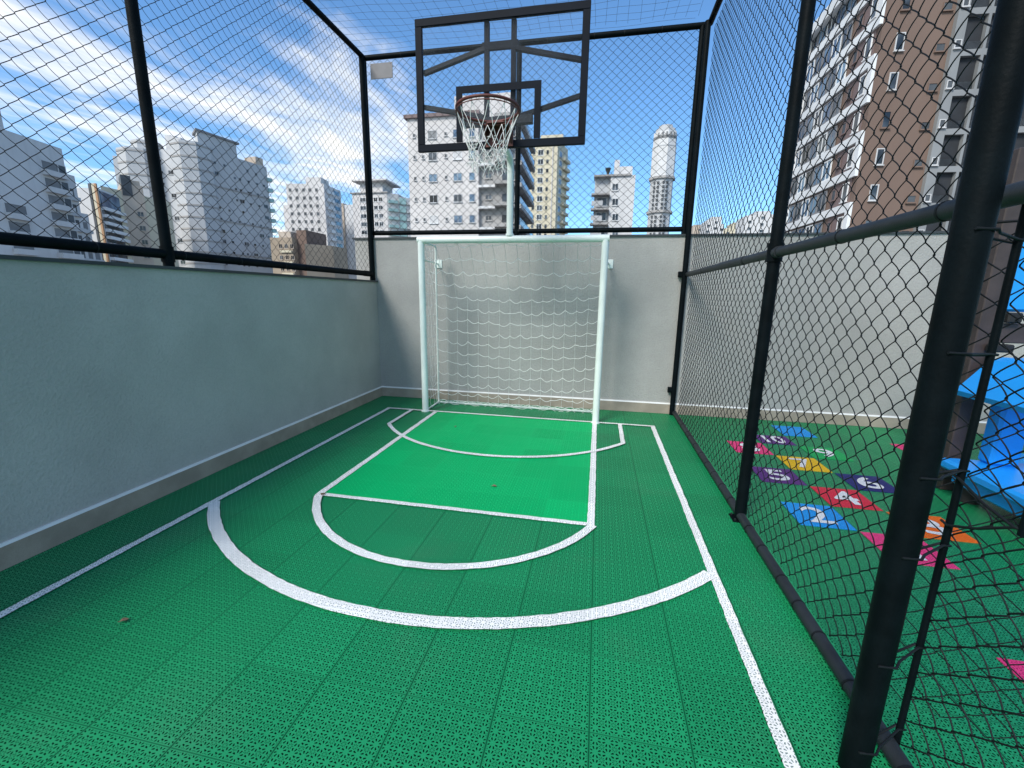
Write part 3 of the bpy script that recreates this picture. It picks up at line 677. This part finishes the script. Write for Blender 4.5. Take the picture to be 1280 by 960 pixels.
def cream_tower():
    Y = 140; z = hy(680, 176, Y).z; A = hz(655, 176, z); C = Vector((hy(697.5, 176, Y).x, Y, 0)); A = Vector((hy(652, 176, Y).x, Y, 0)); E2 = Vector((hy(709.5, 185, Y+7).x, Y+9, 0))
    t = thing('apartment_tower', 'cream apartment tower with rounded end balconies right of the hoop pole', 'building', (C.x, Y, GZ))
    MB().prism([(A.x, Y), (C.x, Y), (E2.x, E2.y), (E2.x-3, E2.y+10), (A.x, Y+18)], GZ, z, 0, 1).build('wall', ['w_cream', 'roof_grey'], t)
    MB().prism([(hy(676, 170, Y+2).x, Y+2), (hy(704, 170, Y+2).x, Y+2), (hy(704, 170, Y+2).x, Y+10), (hy(676, 170, Y+2).x, Y+10)], z-.1, hy(690, 168.5, Y+2).z).build('roof_room', 'w_cream', t)
    st = 3.0*11.4/11.4; zs = [hy(680, 190.5+11.55*i, Y).z for i in range(10)]
    sm = win_mesh(.9, 1.3, 'w_cream'); bg = win_mesh(1.7, 1.6, 'trim', 'pane')
    for zz in zs:
        for px, me in ((666.5, sm), (675, bg), (683.5, sm)): link_copy(me, 'window', t, (hy(px, 230, Y).x, Y-.02, zz))
        put(t, C, E2, win_mesh(2.2, 1.7, 'trim', 'blue_pane'), 'window', .3, zz, .03)
        slab(t, C, E2, .45, 1.0, zz-1.3, zz-.4, 1.0, 'w_cream')
    MB().box((hy(684, 230, Y).x+1.3, Y-.25, GZ), (hy(684, 230, Y).x+1.6, Y-.001, z)).build('pilaster', 'w_warm', t)
cream_tower()

def small_white():
    Y = 85; zl = hy(752, 221, Y).z; zr = hy(778, 219, Y).z
    x0 = hy(742.5, 250, Y).x; x1 = hy(762, 250, Y).x; x2 = hy(792.5, 250, Y).x
    t = thing('apartment_block', 'small white apartment block with corner balconies and a roof water tank', 'building', (x1, Y, GZ))
    MB().prism([(x1, Y), (x2, Y), (x2, Y+12), (x1, Y+12)], GZ, zr, 0, 1).build('wall', ['w_white', 'roof_grey'], t)
    MB().prism([(x0, Y+.8), (x1, Y+.8), (x1, Y+12), (x0, Y+12)], GZ, zl, 0, 1).build('wall', ['w_pale', 'roof_grey'], t)
    MB().box((x0-.2, Y-.3, zl), (x1+3.5, Y+3, zl+.3)).build('cornice', 'concrete', t)
    a, c, e = hy(768, 210, Y+2).x, hy(774.5, 210, Y+2).x, hy(791, 210, Y+2).x
    MB().box((a, Y+2, zr-.1), (c, Y+5, hy(770, 200, Y+2).z)).build('roof_room', 'w_white', t); MB().box((c+.01, Y+2.2, zr-.1), (e, Y+7, hy(783, 207.5, Y+2).z)).build('roof_room', 'w_white', t)
    MB().tube([(hy(760, 215, Y+1).x, Y+1, zl+.2), (hy(760, 215, Y+1).x, Y+1, hy(760, 215, Y).z), (hy(760, 215, Y+1).x, Y+1, hy(760, 208.5, Y).z)], [.18, .22, .55], 10).build('roof_tank', 'coping', t)
    for py in (234, 252.5, 271.5, 290): link_copy(win_mesh(1.15, 1.25, 'w_white'), 'window', t, (hy(769, py, Y).x, Y-.02, hy(769, py, Y).z))
    for py in (244, 262.5, 281, 299):
        zz = hy(752, py, Y).z; MB().box((x0-.5, Y-1.0, zz-.1), (x1-.05, Y+.79, zz+.18)).build('balcony', 'concrete', t)
        MB().box((x0-.4, Y-.95, zz-1.95), (x0+1.6, Y-.9, zz-1.1)).build('balcony_glass', 'w_pale', t)
        link_copy(win_mesh(1.9, 1.5, 'trim'), 'window', t, ((x0+x1)/2, Y+.77, zz-1.0))
small_white()

def round_tower():
    Y = 360; t = thing('skyscraper', 'slim pale round skyscraper with two dark ring ledges standing far off', 'building', (hy(827, 240, Y).x, Y, GZ))
    cx_ = hy(828, 240, Y).x; ct = Y+9
    def ringp(r, n=8): return [(cx_+r*math.cos(2*math.pi*i/n+.15), ct+r*math.sin(2*math.pi*i/n+.15)) for i in range(n)]
    z1, z2, z3, z4, z5 = [hy(828, py, Y).z for py in (265, 222, 181, 162, 153.5)]
    MB().prism(ringp(8.6), GZ, z2).build('wall', 'w_pale', t); MB().prism(ringp(8.9), z2+1.6, z3).build('wall', 'w_white', t)
    MB().prism(ringp(8.6), z3+.01, z4).build('wall', 'w_white', t); MB().prism(ringp(7.4), z4+.01, z5-2.2).build('crown', 'w_pale', t); MB().prism(ringp(5.2), z5-2.19, z5+.4).build('crown', 'w_pale', t); MB().prism(ringp(8.7), z4-5.2, z4-3.0).build('window_band', 'recess', t)
    for zz in (z1, z2): MB().prism(ringp(10.0), zz-.1, zz+1.59).build('ledge', 'concrete', t)
    MB().prism(ringp(9.1), z3-.2, z3+.5).build('ledge', 'w_pale', t)
    me = MB().box((-.8, -.3, -.85), (.8, .3, .85)).mesh('window', 'dark_void')
    k = 0
    for i in range(26):
        zz = z2-3-3.05*i
        for a in (-.75, -.42, .05, .38):
            if k < 92 and abs(zz-z1) > 1.8: link_copy(me, 'window', t, (cx_+8.55*math.sin(a), ct-8.55*math.cos(a), zz), a); k += 1
    for a in (-.7, -.35, 0, .35, .7): link_copy(MB().box((-.5, -.3, -1.4), (.5, .3, 1.4)).mesh('window', 'recess'), 'window', t, (cx_+8.55*math.sin(a), ct-8.55*math.cos(a), z4-2.6), a)
round_tower()

def left_grey():
    z = 24.5; A = hz(-60, 140, z); C = hz(77, 186, z); t = thing('apartment_block', 'grey apartment block in shade with recessed dark balconies at far left', 'building', (C.x, C.y, GZ))
    MB().prism(quad(A, C, 16), GZ, z, 0, 1).build('wall', ['w_grey', 'roof_grey'], t)
    a, u, n, ln, rz = facade(A, C); fr_ = lambda px: (hz(px, 162+(px-8)*.35, z)-A).length/ln
    q = a+u*(ln*fr_(8)); MB().prism([(v.x, v.y) for v in (a+u*0, q, q-n*10, a-n*10)], z, z+2.6).build('roof_room', 'w_grey', t)
    C1 = C.copy(); C1.z = 0; W1, W2, W3 = 2.6, 4.9, 7.0
    def stepb(w0, w1, o, zt): MB().prism([(v.x, v.y) for v in (C1+u*w0-n*o, C1+u*w1-n*o, C1+u*w1-n*14, C1+u*w0-n*14)], GZ, zt, 0, 1).build('wall', ['w_grey', 'roof_grey'], t)
    z2 = hy(84, 215, C.y).z; stepb(0, W1, 1.0, z2); stepb(W1, W2, 1.8, z2-6); stepb(W2, W3, 2.4, z2-12)
    f0, f1 = fr_(46), fr_(73); rw = (f1-f0)*ln; g0, g1 = fr_(-14), fr_(16)
    rec = win_mesh(rw, 1.75, 'w_grey', 'recess', .12, False); rec2 = win_mesh((g1-g0)*ln, 1.75, 'w_grey', 'recess', .12, False); dk = win_mesh(1.4, 1.7, 'w_grey', 'dark_void', .12, False)  # flat grey panels paint the shade inside the balcony recesses
    for i in range(13):
        zz = z-3.6-2.6*i
        put(t, A, C, rec, 'window', (f0+f1)/2, zz, .03); put(t, A, C, dk, 'window', f1-.018, zz, .12); slab(t, A, C, f0-.004, f1+.004, zz-1.45, zz-.62, .9, 'w_grey')
        if i > 2: put(t, A, C, rec2, 'window', (g0+g1)/2, zz, .03); slab(t, A, C, g0, g1+.004, zz-1.45, zz-.62, .8, 'w_grey')
        for k, (w0, w1, o, zt) in enumerate(((0, W1, 1.0, z2), (W1, W2, 1.8, z2-6), (W2, W3, 2.4, z2-12))):
            if zz < zt-.8:
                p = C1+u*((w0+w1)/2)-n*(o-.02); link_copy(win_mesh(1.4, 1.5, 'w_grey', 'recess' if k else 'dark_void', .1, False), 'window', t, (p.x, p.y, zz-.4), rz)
                slab(t, C1-n*o, C1+u*W3-n*o, (w0+.3)/W3, (w1-.2)/W3, zz-1.75, zz-1.1, .6, 'w_pale')
left_grey()

def glass_balconies():
    Y = 74; z = hy(119, 235, Y).z; A = Vector((hy(93, 235, Y).x, Y-1, 0)); C = Vector((hy(122, 235, Y).x, Y, 0)); E2 = hz(153.5, 247.5, z); E2.z = 0
    t = thing('apartment_block', 'white apartment block with a timber strip and blue glass balconies', 'building', (C.x, Y, GZ))
    q = quad(C, E2, 14); MB().prism([(A.x, A.y), (C.x, C.y), (E2.x, E2.y), q[2], (A.x+1, A.y+16)], GZ, z, 0, 1).build('wall', ['w_white', 'roof_grey'], t)
    slab(t, A, C, .72, .80, GZ, z+.8, .25, 'dark_void', 'cladding_strip'); slab(t, A, C, .84, .93, GZ, z+.8, .3, 'w_cream', 'cladding_strip'); slab(t, A, C, .931, 1.0, GZ, z+.8, .3, 'wood', 'cladding_strip')
    put(t, A, C, win_mesh(1, 1), 'window', .5, z-12, .03)
    slab(t, C, E2, .02, .98, z-3.4, z-.45, .2, 'blue_pane', 'glazing')
    for i in range(12):
        zz = z-3.8-1.4*i
        slab(t, C, E2, .04, .93, zz-.26, zz+.36, .7, 'trim'); slab(t, C, E2, .02, .98, zz+.38, zz+1.1, .12, 'pane', 'window')
glass_balconies()

def beige_slim():
    Y = 80; z = hy(158, 226, Y).z
    A = hz(150, 229, z); C = hz(178, 233, z); t = thing('apartment_tower', 'slim beige tower with a roof plant room between the glass balconies and big white block', 'building', (C.x, C.y, GZ))
    MB().prism(quad(A, C, 10), GZ, z, 0, 1).build('wall', ['w_beige', 'roof_grey'], t)
    A2 = Vector((hy(138, 232, Y-1).x, Y-3, 0)); 
    MB().prism([(A.x, A.y), (A2.x, A2.y), (A2.x-2, A2.y+14), (A.x-1, A.y+12)], GZ, z-1.5, 0, 1).build('wall', ['w_cream', 'roof_grey'], t)
    slab(t, A, C, .05, .5, z-2.4, z+1.8, .1, 'dark_void', 'roof_room', 4.0); slab(t, A, C, .52, .9, z, z+1.0, -.3, 'w_beige', 'roof_room', 4.0)
    for i in range(10): put(t, A, C, win_mesh(1.2, 1.1, 'w_beige'), 'window', .72, z-6-3*i, .02)
beige_slim()

def big_white():
    z = 37.7; t = thing('apartment_tower', 'broad pale grey tower with two rounded balcony stacks and raised roof rooms', 'building', tuple(hz(240, 185, z))[:2]+(GZ,))
    # right wing facade
    A = hz(252, 184, z); C = hz(333, 209, z); q = quad(A, C, 18)
    MB().prism(q, GZ, z, 0, 1).build('wall', ['w_pale', 'roof_grey'], t)
    a, u, n, ln, rz = facade(A, C); a0 = a
    def lp(f0, o): v = a0+u*(ln*f0)+n*o; return (v.x, v.y)
    zr = hy(262, 165, A.y+1).z
    MB().prism([lp(-.02, -.6), lp(.54, -.6), lp(.54, -5), lp(.10, -5)], z-.1, zr, 0, 1).build('roof_room', ['w_pale', 'roof_red'], t)
    MB().prism([lp(-.05, -.2), lp(.58, -.2), lp(.58, -5.4), lp(.08, -5.4)], zr, zr+.5).build('roof_slab', 'roof_grey', t)
    MB().prism([lp(.84, -.5), lp(.97, -.5), lp(.97, -5), lp(.84, -5)], z-.1, z+2.2).build('roof_room', 'w_beige', t)
    # rounded stacks
    def stack(c, r, zt, lab):
        n_ = 8; P = [(c.x+r*math.cos(2*math.pi*i/n_+.2), c.y+r*math.sin(2*math.pi*i/n_+.2)) for i in range(n_)]
        MB().prism(P, GZ, zt).build('stair_tower', 'w_pale', t)
        for i in range(14):
            zz = zt-2.9*i-.7; P2 = [(c.x+(r+.12)*math.cos(2*math.pi*k/n_+.2), c.y+(r+.12)*math.sin(2*math.pi*k/n_+.2)) for k in range(n_)]
            MB().prism(P2, zz-.2, zz+.2).build('ledge', 'concrete', t)
    s1 = hz(240, 184, z); stack(s1-n*0+u*0, 4.6, z+.4, 'r')
    # middle wing, set back, higher
    A2 = hz(196, 186, z); C2 = hz(229, 186, z); MB().prism(quad(A2-n*3, C2-n*3, 14), GZ, z+.2, 0, 1).build('wall', ['w_grey', 'roof_grey'], t)
    b0, u2, n2, l2, r2 = facade(A2, C2)
    zt = hy(212, 168, A2.y).z; M2 = [A2-n2*2.6, A2+u2*l2*.98-n2*2.6, A2+u2*l2*.98-n2*11, A2-n2*11]
    for k in range(5):
        f0, f1 = k/5, (k+1)/5; P = [A2+u2*l2*f0-n2*3.2, A2+u2*l2*f1-n2*3.2, A2+u2*l2*f1-n2*11, A2+u2*l2*f0-n2*11]
        MB().prism([(v.x, v.y) for v in P], z, zt+1.2-2.6*((f0+f1)/2)**2).build('roof_room', 'w_grey', t)
    # left stack and left wing
    s2 = hz(176, 190, z-.5); stack(s2, 5.0, z-.6, 'l'); s3 = hz(190, 190, z-.5); stack(s3-n*1.5, 3.4, z+1.8, 'm')
    A3 = hz(143, 194, z); C3 = hz(168, 196, z); MB().prism(quad(A3-n*1, C3-n*1, 14), GZ, z, 0, 1).build('wall', ['w_pale', 'roof_grey'], t)
    sm = win_mesh(.85, .8, 'w_grey'); md = win_mesh(1.5, 1.1, 'w_pale'); k = 0
    for i in range(11):
        zz = z-2.6-2.9*i
        for f_ in (.16, .30, .44, .52, .66, .80, .92):
            if random.random() < .82: put(t, A, C, md if random.random() < .3 else sm, 'window', f_, zz+random.choice((0, 0, -.3)), .02)
        put(t, A2-n*3, C2-n*3, sm, 'window', .35, zz, .02)
        if i % 2: put(t, A2-n*3, C2-n*3, md, 'window', .7, zz, .02)
        if i < 9: put(t, A3-n*1, C3-n*1, sm, 'window', .5, zz, .02)
    for i in range(4): slab(t, A, C, .02, .99, z-9.0-8.7*i, z-8.65-8.7*i, .22, 'concrete', 'ledge')
    for i in range(12): slab(t, A, C, .985, 1.06, z-4-2.9*i, z-3-2.9*i, .6, 'aqua', 'balcony', 3)
big_white()

def dotted_tower():
    Y = 165; z = hy(390, 230, Y).z; A = Vector((hy(361.5, 231, Y).x, Y-2, 0)); C = Vector((hy(404.5, 229, Y).x, Y, 0)); E2 = Vector((hy(418.5, 232, Y+9).x, Y+13, 0))
    t = thing('apartment_tower', 'white tower dotted with rows of small dark windows left of the corner fence post', 'building', (C.x, Y, GZ))
    q = quad(A, C, 16); MB().prism([(A.x, A.y), (C.x, C.y), (E2.x, E2.y), q[3]], GZ, z, 0, 1).build('wall', ['w_warm', 'roof_grey'], t)
    a, u, n, ln, rz = facade(A, C)
    P = lambda f_, o: ((a+u*ln*f_+n*o).x, (a+u*ln*f_+n*o).y)
    MB().prism([P(.52, -.4), P(.92, -.4), P(.92, -7), P(.52, -7)], z-.1, hy(395, 221.5, Y).z).build('roof_room', 'w_warm', t)
    MB().prism([P(-.16, -1), P(-.001, -1), P(-.001, -10), P(-.16, -10)], GZ, hy(358, 257, Y).z).build('wall', 'w_warm', t)
    me = win_mesh(1.25, 1.35, 'w_warm', 'dark_void', .06, False)
    win_grid(t, A, C, (.10, .28, .46, .62, .80), [z-2.4-3.0*i for i in range(19)], me, limit=95)
    for i in range(18): slab(t, C, E2, .15, .5, z-3.2-3*i, z-2-3*i, .7, 'trim'); 
    for i in range(18): slab(t, C, E2, .55, .9, z-2.4-3*i, z-.9-3*i, .08, 'blue_pane', 'window')
dotted_tower()

def tan_block():
    Y = 110; z = hy(372, 292, Y).z; t = thing('apartment_block', 'low tan building with brown walls in front of the dotted white tower', 'building', (hy(370, 300, Y).x, Y, GZ))
    a, c, e, f_ = [hy(px, 310, Y).x for px in (345, 372, 384, 403)]
    MB().prism([(a, Y-2), (c, Y-2), (c, Y+9), (a, Y+9)], GZ, hy(355, 298, Y).z, 0, 1).build('wall', ['w_tan', 'roof_grey'], t)
    MB().prism([(c, Y), (e, Y), (e, Y+9), (c, Y+9)], GZ, z+.9, 0, 1).build('wall', ['w_brown', 'roof_grey'], t)
    MB().prism([(e, Y-1), (f_, Y+5), (f_, Y+12), (e, Y+9)], GZ, hy(395, 305, Y).z, 0, 1).build('wall', ['w_tan', 'roof_grey'], t)
    MB().box((a+2, Y-1, hy(355, 298, Y).z), (c-1, Y+4, hy(362, 290, Y).z)).build('roof_room', 'w_beige', t)
    for i in range(5):
        for px in (351, 358, 365): link_copy(win_mesh(1.1, 1.2, 'w_beige'), 'window', t, (hy(px, 310, Y-2).x, Y-2.02, z-3.5-3*i))
        MB().box((hy(357, 310, Y).x, Y-2.4, z-5.2-3*i), (c-.2, Y-2.001, z-4.6-3*i)).build('balcony', 'w_cream', t)
tan_block()

def beige_mid():
    Y = 190; z = hy(428, 254, Y).z; t = thing('apartment_block', 'plain beige and white slab block beside the corner post', 'building', (hy(428, 300, Y).x, Y, GZ))
    a, c, e = [hy(px, 270, Y).x for px in (413, 430, 452)]
    MB().prism([(a, Y), (c, Y), (c, Y+12), (a, Y+12)], GZ, z, 0, 1).build('wall', ['w_beige', 'roof_grey'], t)
    MB().prism([(c, Y+.5), (e, Y+.5), (e, Y+12), (c, Y+12)], GZ, z-.6, 0, 1).build('wall', ['w_white', 'roof_grey'], t)
    for i in range(16):
        for px in (418, 425): link_copy(win_mesh(1.2, 1.0, 'w_beige'), 'window', t, (hy(px, 270, Y).x, Y-.02, z-3-3*i))
beige_mid()

def overhang_roof():
    Y = 155; z = hy(465, 241.5, Y).z; x0, x1, x2, x3 = [hy(px, 260, Y).x for px in (441, 484, 494, 506)]
    t = thing('apartment_block', 'white block with an overhanging flat roof and aqua balconies by the corner post', 'building', (x1, Y, GZ))
    MB().prism([(x0, Y), (x1, Y), (x2, Y+3), (x2, Y+14), (x0, Y+14)], GZ, z, 0, 1).build('wall', ['w_warm', 'roof_grey'], t)
    MB().prism([(x2, Y+3), (x3, Y+6), (x3, Y+14), (x2, Y+14)], GZ, hy(500, 247, Y+4).z, 0, 1).build('wall', ['w_pale', 'roof_grey'], t)
    MB().prism([(x3, Y+6), (x3+6, Y+8), (x3+6, Y+14), (x3, Y+14)], GZ, hy(508, 279, Y+7).z, 0, 1).build('wall', ['w_pale', 'roof_grey'], t)
    a, c = hy(450, 232, Y+1).x, hy(478, 232, Y+1).x; zt = hy(465, 227.5, Y+1).z
    MB().box((a, Y+1, z-.1), (c, Y+9, zt)).build('roof_room', 'w_warm', t); MB().box((a-2.3, Y-1, zt), (c+2.5, Y+11, zt+.5)).build('roof_slab', 'w_warm', t)
    MB().box((x0-.6, Y-.5, z), (x1+.6, Y+1, z+.35)).build('cornice', 'concrete', t)
    for i in range(17):
        zz = z-2.2-2.85*i
        for px, w_ in ((454, 2.4), (470, 1.6), (476, 1.6)): link_copy(win_mesh(w_, 1.5, 'trim'), 'window', t, (hy(px, 260, Y).x, Y-.02, zz))
        slab(t, (x1, Y), (x2, Y+3), .1, .9, zz-1.2, zz-.2, .8, 'aqua'); slab(t, (x2, Y+3), (x3, Y+6), .05, .55, zz-1.2, zz+.9, .5, 'aqua', 'balcony')
        slab(t, (x2, Y+3), (x3, Y+6), .6, .95, zz-1.2, zz-.3, .9, 'w_white', 'balcony')
overhang_roof()

def far_low(pxa, pxb, pyt, Y, lab, mname='w_warm', steps=((0, 1, 0),)):
    x0, x1 = hy(pxa, 280, Y).x, hy(pxb, 280, Y).x; t = thing('apartment_block', lab, 'building', (x0, Y, GZ))
    for f0, f1, dz in steps:
        z = hy((pxa+pxb)/2, pyt+dz, Y).z
        MB().prism([(x0+(x1-x0)*f0, Y), (x0+(x1-x0)*f1-.01, Y), (x0+(x1-x0)*f1-.01, Y+15), (x0+(x1-x0)*f0, Y+15)], GZ, z, 0, 1).build('wall', [mname, 'roof_grey'], t)
        n = max(1, int((f1-f0)*(x1-x0)/5)); me = win_mesh(1.6, 1.3, 'w_pale', 'pane', .08, False)
        for i in range(7):
            for k in range(n): link_copy(me, 'window', t, (x0+(x1-x0)*(f0+(f1-f0)*(k+.5)/n), Y-.02, z-3-3.1*i))
far_low(867, 884, 281, 300, 'low pinkish far block just right of the back corner post', 'w_beige')
far_low(883, 905, 271, 270, 'square white far block with a narrow top right of the back corner post', 'w_white', ((0, .25, 4), (.25, .85, 0), (.85, 1, 9)))
far_low(905, 934, 278, 320, 'stepped cream far block in the middle of the gap before the brown block', 'w_cream', ((0, .4, 7), (.4, 1, 0)))
far_low(931, 972, 264, 240, 'tall white stepped far block beside the second right fence post', 'w_white', ((0, .3, 5), (.3, .75, 0), (.75, 1, 4)))

def brown_block():
    z = 47.0
    C = hy(1087, 130, 48); C.z = 0                       # near corner of the two facades
    Lf = hy(983, 270, 62); Lf.z = 0                      # far end of the balcony facade
    d = (C-Lf).normalized()
    A = Lf; zl = hy(1060, 0, 0.0001+hy(1060, 100, 1).y).z
    t = thing('apartment_tower', 'tall brown tower with white banded balconies and a grey framed flank beyond the right fence', 'building', (C.x, C.y, GZ))
    # roof level from the roof line seen at (1038, 24)
    def on_facade(px, py):
        dx, dy, dz = ray(px, py); # intersect with the vertical plane A-C
        nx, ny = -(C-A).y, (C-A).x; k = (A.x*nx+A.y*ny)/(dx*nx+dy*ny); return Vector((dx*k, dy*k, EYE+dz*k))
    z = on_facade(1022, 40).z
    E2 = C+Vector((26, 1.5, 0))
    def on_flank(px, py):
        dx, dy, dz = ray(px, py); nx, ny = -(E2-C).y, (E2-C).x; k = (C.x*nx+C.y*ny)/(dx*nx+dy*ny); return Vector((dx*k, dy*k, EYE+dz*k))
    far = A+(E2-C); q = [(A.x, A.y), (C.x, C.y), (E2.x, E2.y), (far.x, far.y)]
    MB().prism(q, GZ, z, 0, 1).build('wall', ['w_brown', 'roof_grey'], t)
    step = 3.05
    zb = on_facade(1076, 213).z                          # one white band at the corner
    n0 = int((zb-GZ)/step); nf = 0
    zs = [zb+step*i for i in range(-8, 16) if zb+step*i < z-1]
    fl = []
    for i, zz in enumerate(zs):
        slab(t, A, C, .0, 1.0, zz-.36, zz+.42, .28, 'trim', 'balcony')
        if i % 2 == 0: slab(t, A, C, .955, 1.0, zz+.421, zz+step-.361, .28, 'trim', 'balcony_end')
        if i % 2 == 1: slab(t, A, C, .03, .06, zz+.421, zz+step-.361, .28, 'trim', 'balcony_end')
        slab(t, A, C, .72, .95, zz+.43, zz+step-.37, .06, 'w_mauve', 'panel')
        for k, f_ in enumerate((.10, .225, .35, .475, .60)):
            put(t, A, C, win_mesh(1.65, 2.0, 'roof_grey' if (k+i) % 3 else 'trim', 'blue_pane' if (i*3+k*2) % 5 < 3 else 'pane', .14), 'window', f_, zz+1.5, .1)
        put(t, A, C, win_mesh(.9, 1.7, 'trim', 'pane', .1, False), 'window', .90, zz+1.55, .14); put(t, A, C, win_mesh(.7, 1.0, 'w_mauve', 'dark_void', .06, False), 'window', .76, zz+1.7, .14)
    slab(t, A, C, .0, 1.0, z-.5, z+.6, .8, 'trim', 'parapet', 3)
    # flank
    fx = lambda px, py: (on_flank(px, py)-C).xy.length/(E2-C).length
    w1 = fx(1104, 170); w2 = fx(1150, 190); g0 = fx(1165, 190); 
    for i, zz in enumerate(zs):
        put(t, C, E2, win_mesh(.7, 1.4, 'w_grey' if i % 3 else 'w_brown', 'pane', .09, False), 'window', w1, zz+1.2, .03)
        put(t, C, E2, win_mesh(.75, .65, 'w_brown', 'dark_void', .06, False), 'window', w2, zz+.6, .03); put(t, C, E2, win_mesh(.5, .65, 'w_grey', 'dark_void', .06, False), 'window', w2+.04, zz+.6, .42)
    cell = MB(); W2, H2, T2 = 2.5, step, .22                # grey grid of open service balconies
    gw = g0-.012
    slab(t, C, E2, gw, gw+.03, GZ, z, .4, 'grid_grey', 'pier')
    gA = C+(E2-C)*(gw+.03); L2 = (E2-C).length; u = (E2-C).normalized()
    for i, zz in enumerate(zs):
        slab(t, C, E2, gw+.03, gw+.03+7.0/L2, zz-.3, zz+.18, .4, 'grid_grey', 'ledge')
        for k in range(4):
            f0 = gw+.03+(1.75*k)/L2
            slab(t, C, E2, f0+1.53/L2, f0+1.75/L2, zz+.181, zz+step-.301, .4, 'grid_grey', 'pier')
            slab(t, C, E2, f0+.0/L2, f0+1.52/L2, zz+.181, zz+step-.31, .04, 'opening_shade', 'shade_panel'); slab(t, C, E2, f0+.05/L2, f0+1.48/L2, zz+.2, zz+.85, .2, 'dark_void', 'railing', -.2)  # flat dark panels painted as the shade in each balcony
brown_block()

# ------------------------------------------------------------------ light
SUN = Vector((-.5, -.93, 1.0)).normalized()
el = math.asin(SUN.z); az = math.atan2(SUN.x, SUN.y)
sd = bpy.data.lights.new('sun', 'SUN'); sd.energy = 3.0; sd.angle = rad(18.0); sd.color = (1, .955, .88)
so = bpy.data.objects.new('sun', sd); COL.objects.link(so); so.location = (-6, -10, 14)
so.rotation_euler = (-SUN).to_track_quat('-Z', 'Y').to_euler()
wd = bpy.data.worlds.new('World'); SC.world = wd; wd.use_nodes = True
nt = wd.node_tree; nt.nodes.clear()
out = N(nt, 'ShaderNodeOutputWorld'); bg = N(nt, 'ShaderNodeBackground'); sky = N(nt, 'ShaderNodeTexSky')
sky.sky_type = 'NISHITA'; sky.sun_disc = False; sky.sun_elevation = el; sky.sun_rotation = az; sky.altitude = 50; sky.air_density = 1.0; sky.dust_density = .6; sky.ozone_density = 2.5
tc = N(nt, 'ShaderNodeTexCoord'); sp = N(nt, 'ShaderNodeSeparateXYZ'); nt.links.new(tc.outputs['Generated'], sp.inputs[0])
zc = MA(nt, 'MAXIMUM', sp.outputs[2], .03)
px = MA(nt, 'DIVIDE', sp.outputs[0], zc); py = MA(nt, 'DIVIDE', sp.outputs[1], zc)
cb = N(nt, 'ShaderNodeCombineXYZ'); nt.links.new(px, cb.inputs[0]); nt.links.new(py, cb.inputs[1])
mp = N(nt, 'ShaderNodeMapping'); mp.inputs['Rotation'].default_value = (0, 0, rad(-18)); mp.inputs['Scale'].default_value = (1.7, .70, 1); mp.inputs['Location'].default_value = (5.1, 2.6, 0); nt.links.new(cb.outputs[0], mp.inputs[0])
wrp = N(nt, 'ShaderNodeTexNoise'); wrp.inputs['Scale'].default_value = 1.6; wrp.inputs['Detail'].default_value = 2; nt.links.new(cb.outputs[0], wrp.inputs['Vector'])
va = N(nt, 'ShaderNodeVectorMath', operation='MULTIPLY_ADD'); nt.links.new(wrp.outputs['Color'], va.inputs[0]); va.inputs[1].default_value = (.7, .7, 0); nt.links.new(mp.outputs[0], va.inputs[2])
n1 = NOISE(nt, va.outputs[0], .82, 9, .58)
cover = RMP(nt, px, -2.2, -.2, .125, -.11)
cover = MA(nt, 'ADD', cover, RMP(nt, py, 1.1, -.6, 0, .20))  # extra unseen cloud overhead and behind, added to whiten the ambient light
dens = RMP(nt, MA(nt, 'ADD', n1, cover), .50, .78)
hzf = RMP(nt, sp.outputs[2], .02, .12)
dens = MA(nt, 'MULTIPLY', dens, hzf)
skc = MIX(nt, 1.0, sky.outputs[0], c4((.72, 1.04, 1.24)), 'MULTIPLY')
fin = MIX(nt, MA(nt, 'MULTIPLY', dens, .95), skc, c4((7.0, 6.9, 6.65)))
nt.links.new(fin, bg.inputs[0]); bg.inputs[1].default_value = .15; nt.links.new(bg.outputs[0], out.inputs[0])
vs = SC.view_settings; vs.view_transform = 'Standard'; vs.look = 'None'; vs.exposure = 0.30; vs.gamma = 1.0; vs.use_curve_mapping = False
SC.cycles.max_bounces = 6; SC.cycles.transparent_max_bounces = 12
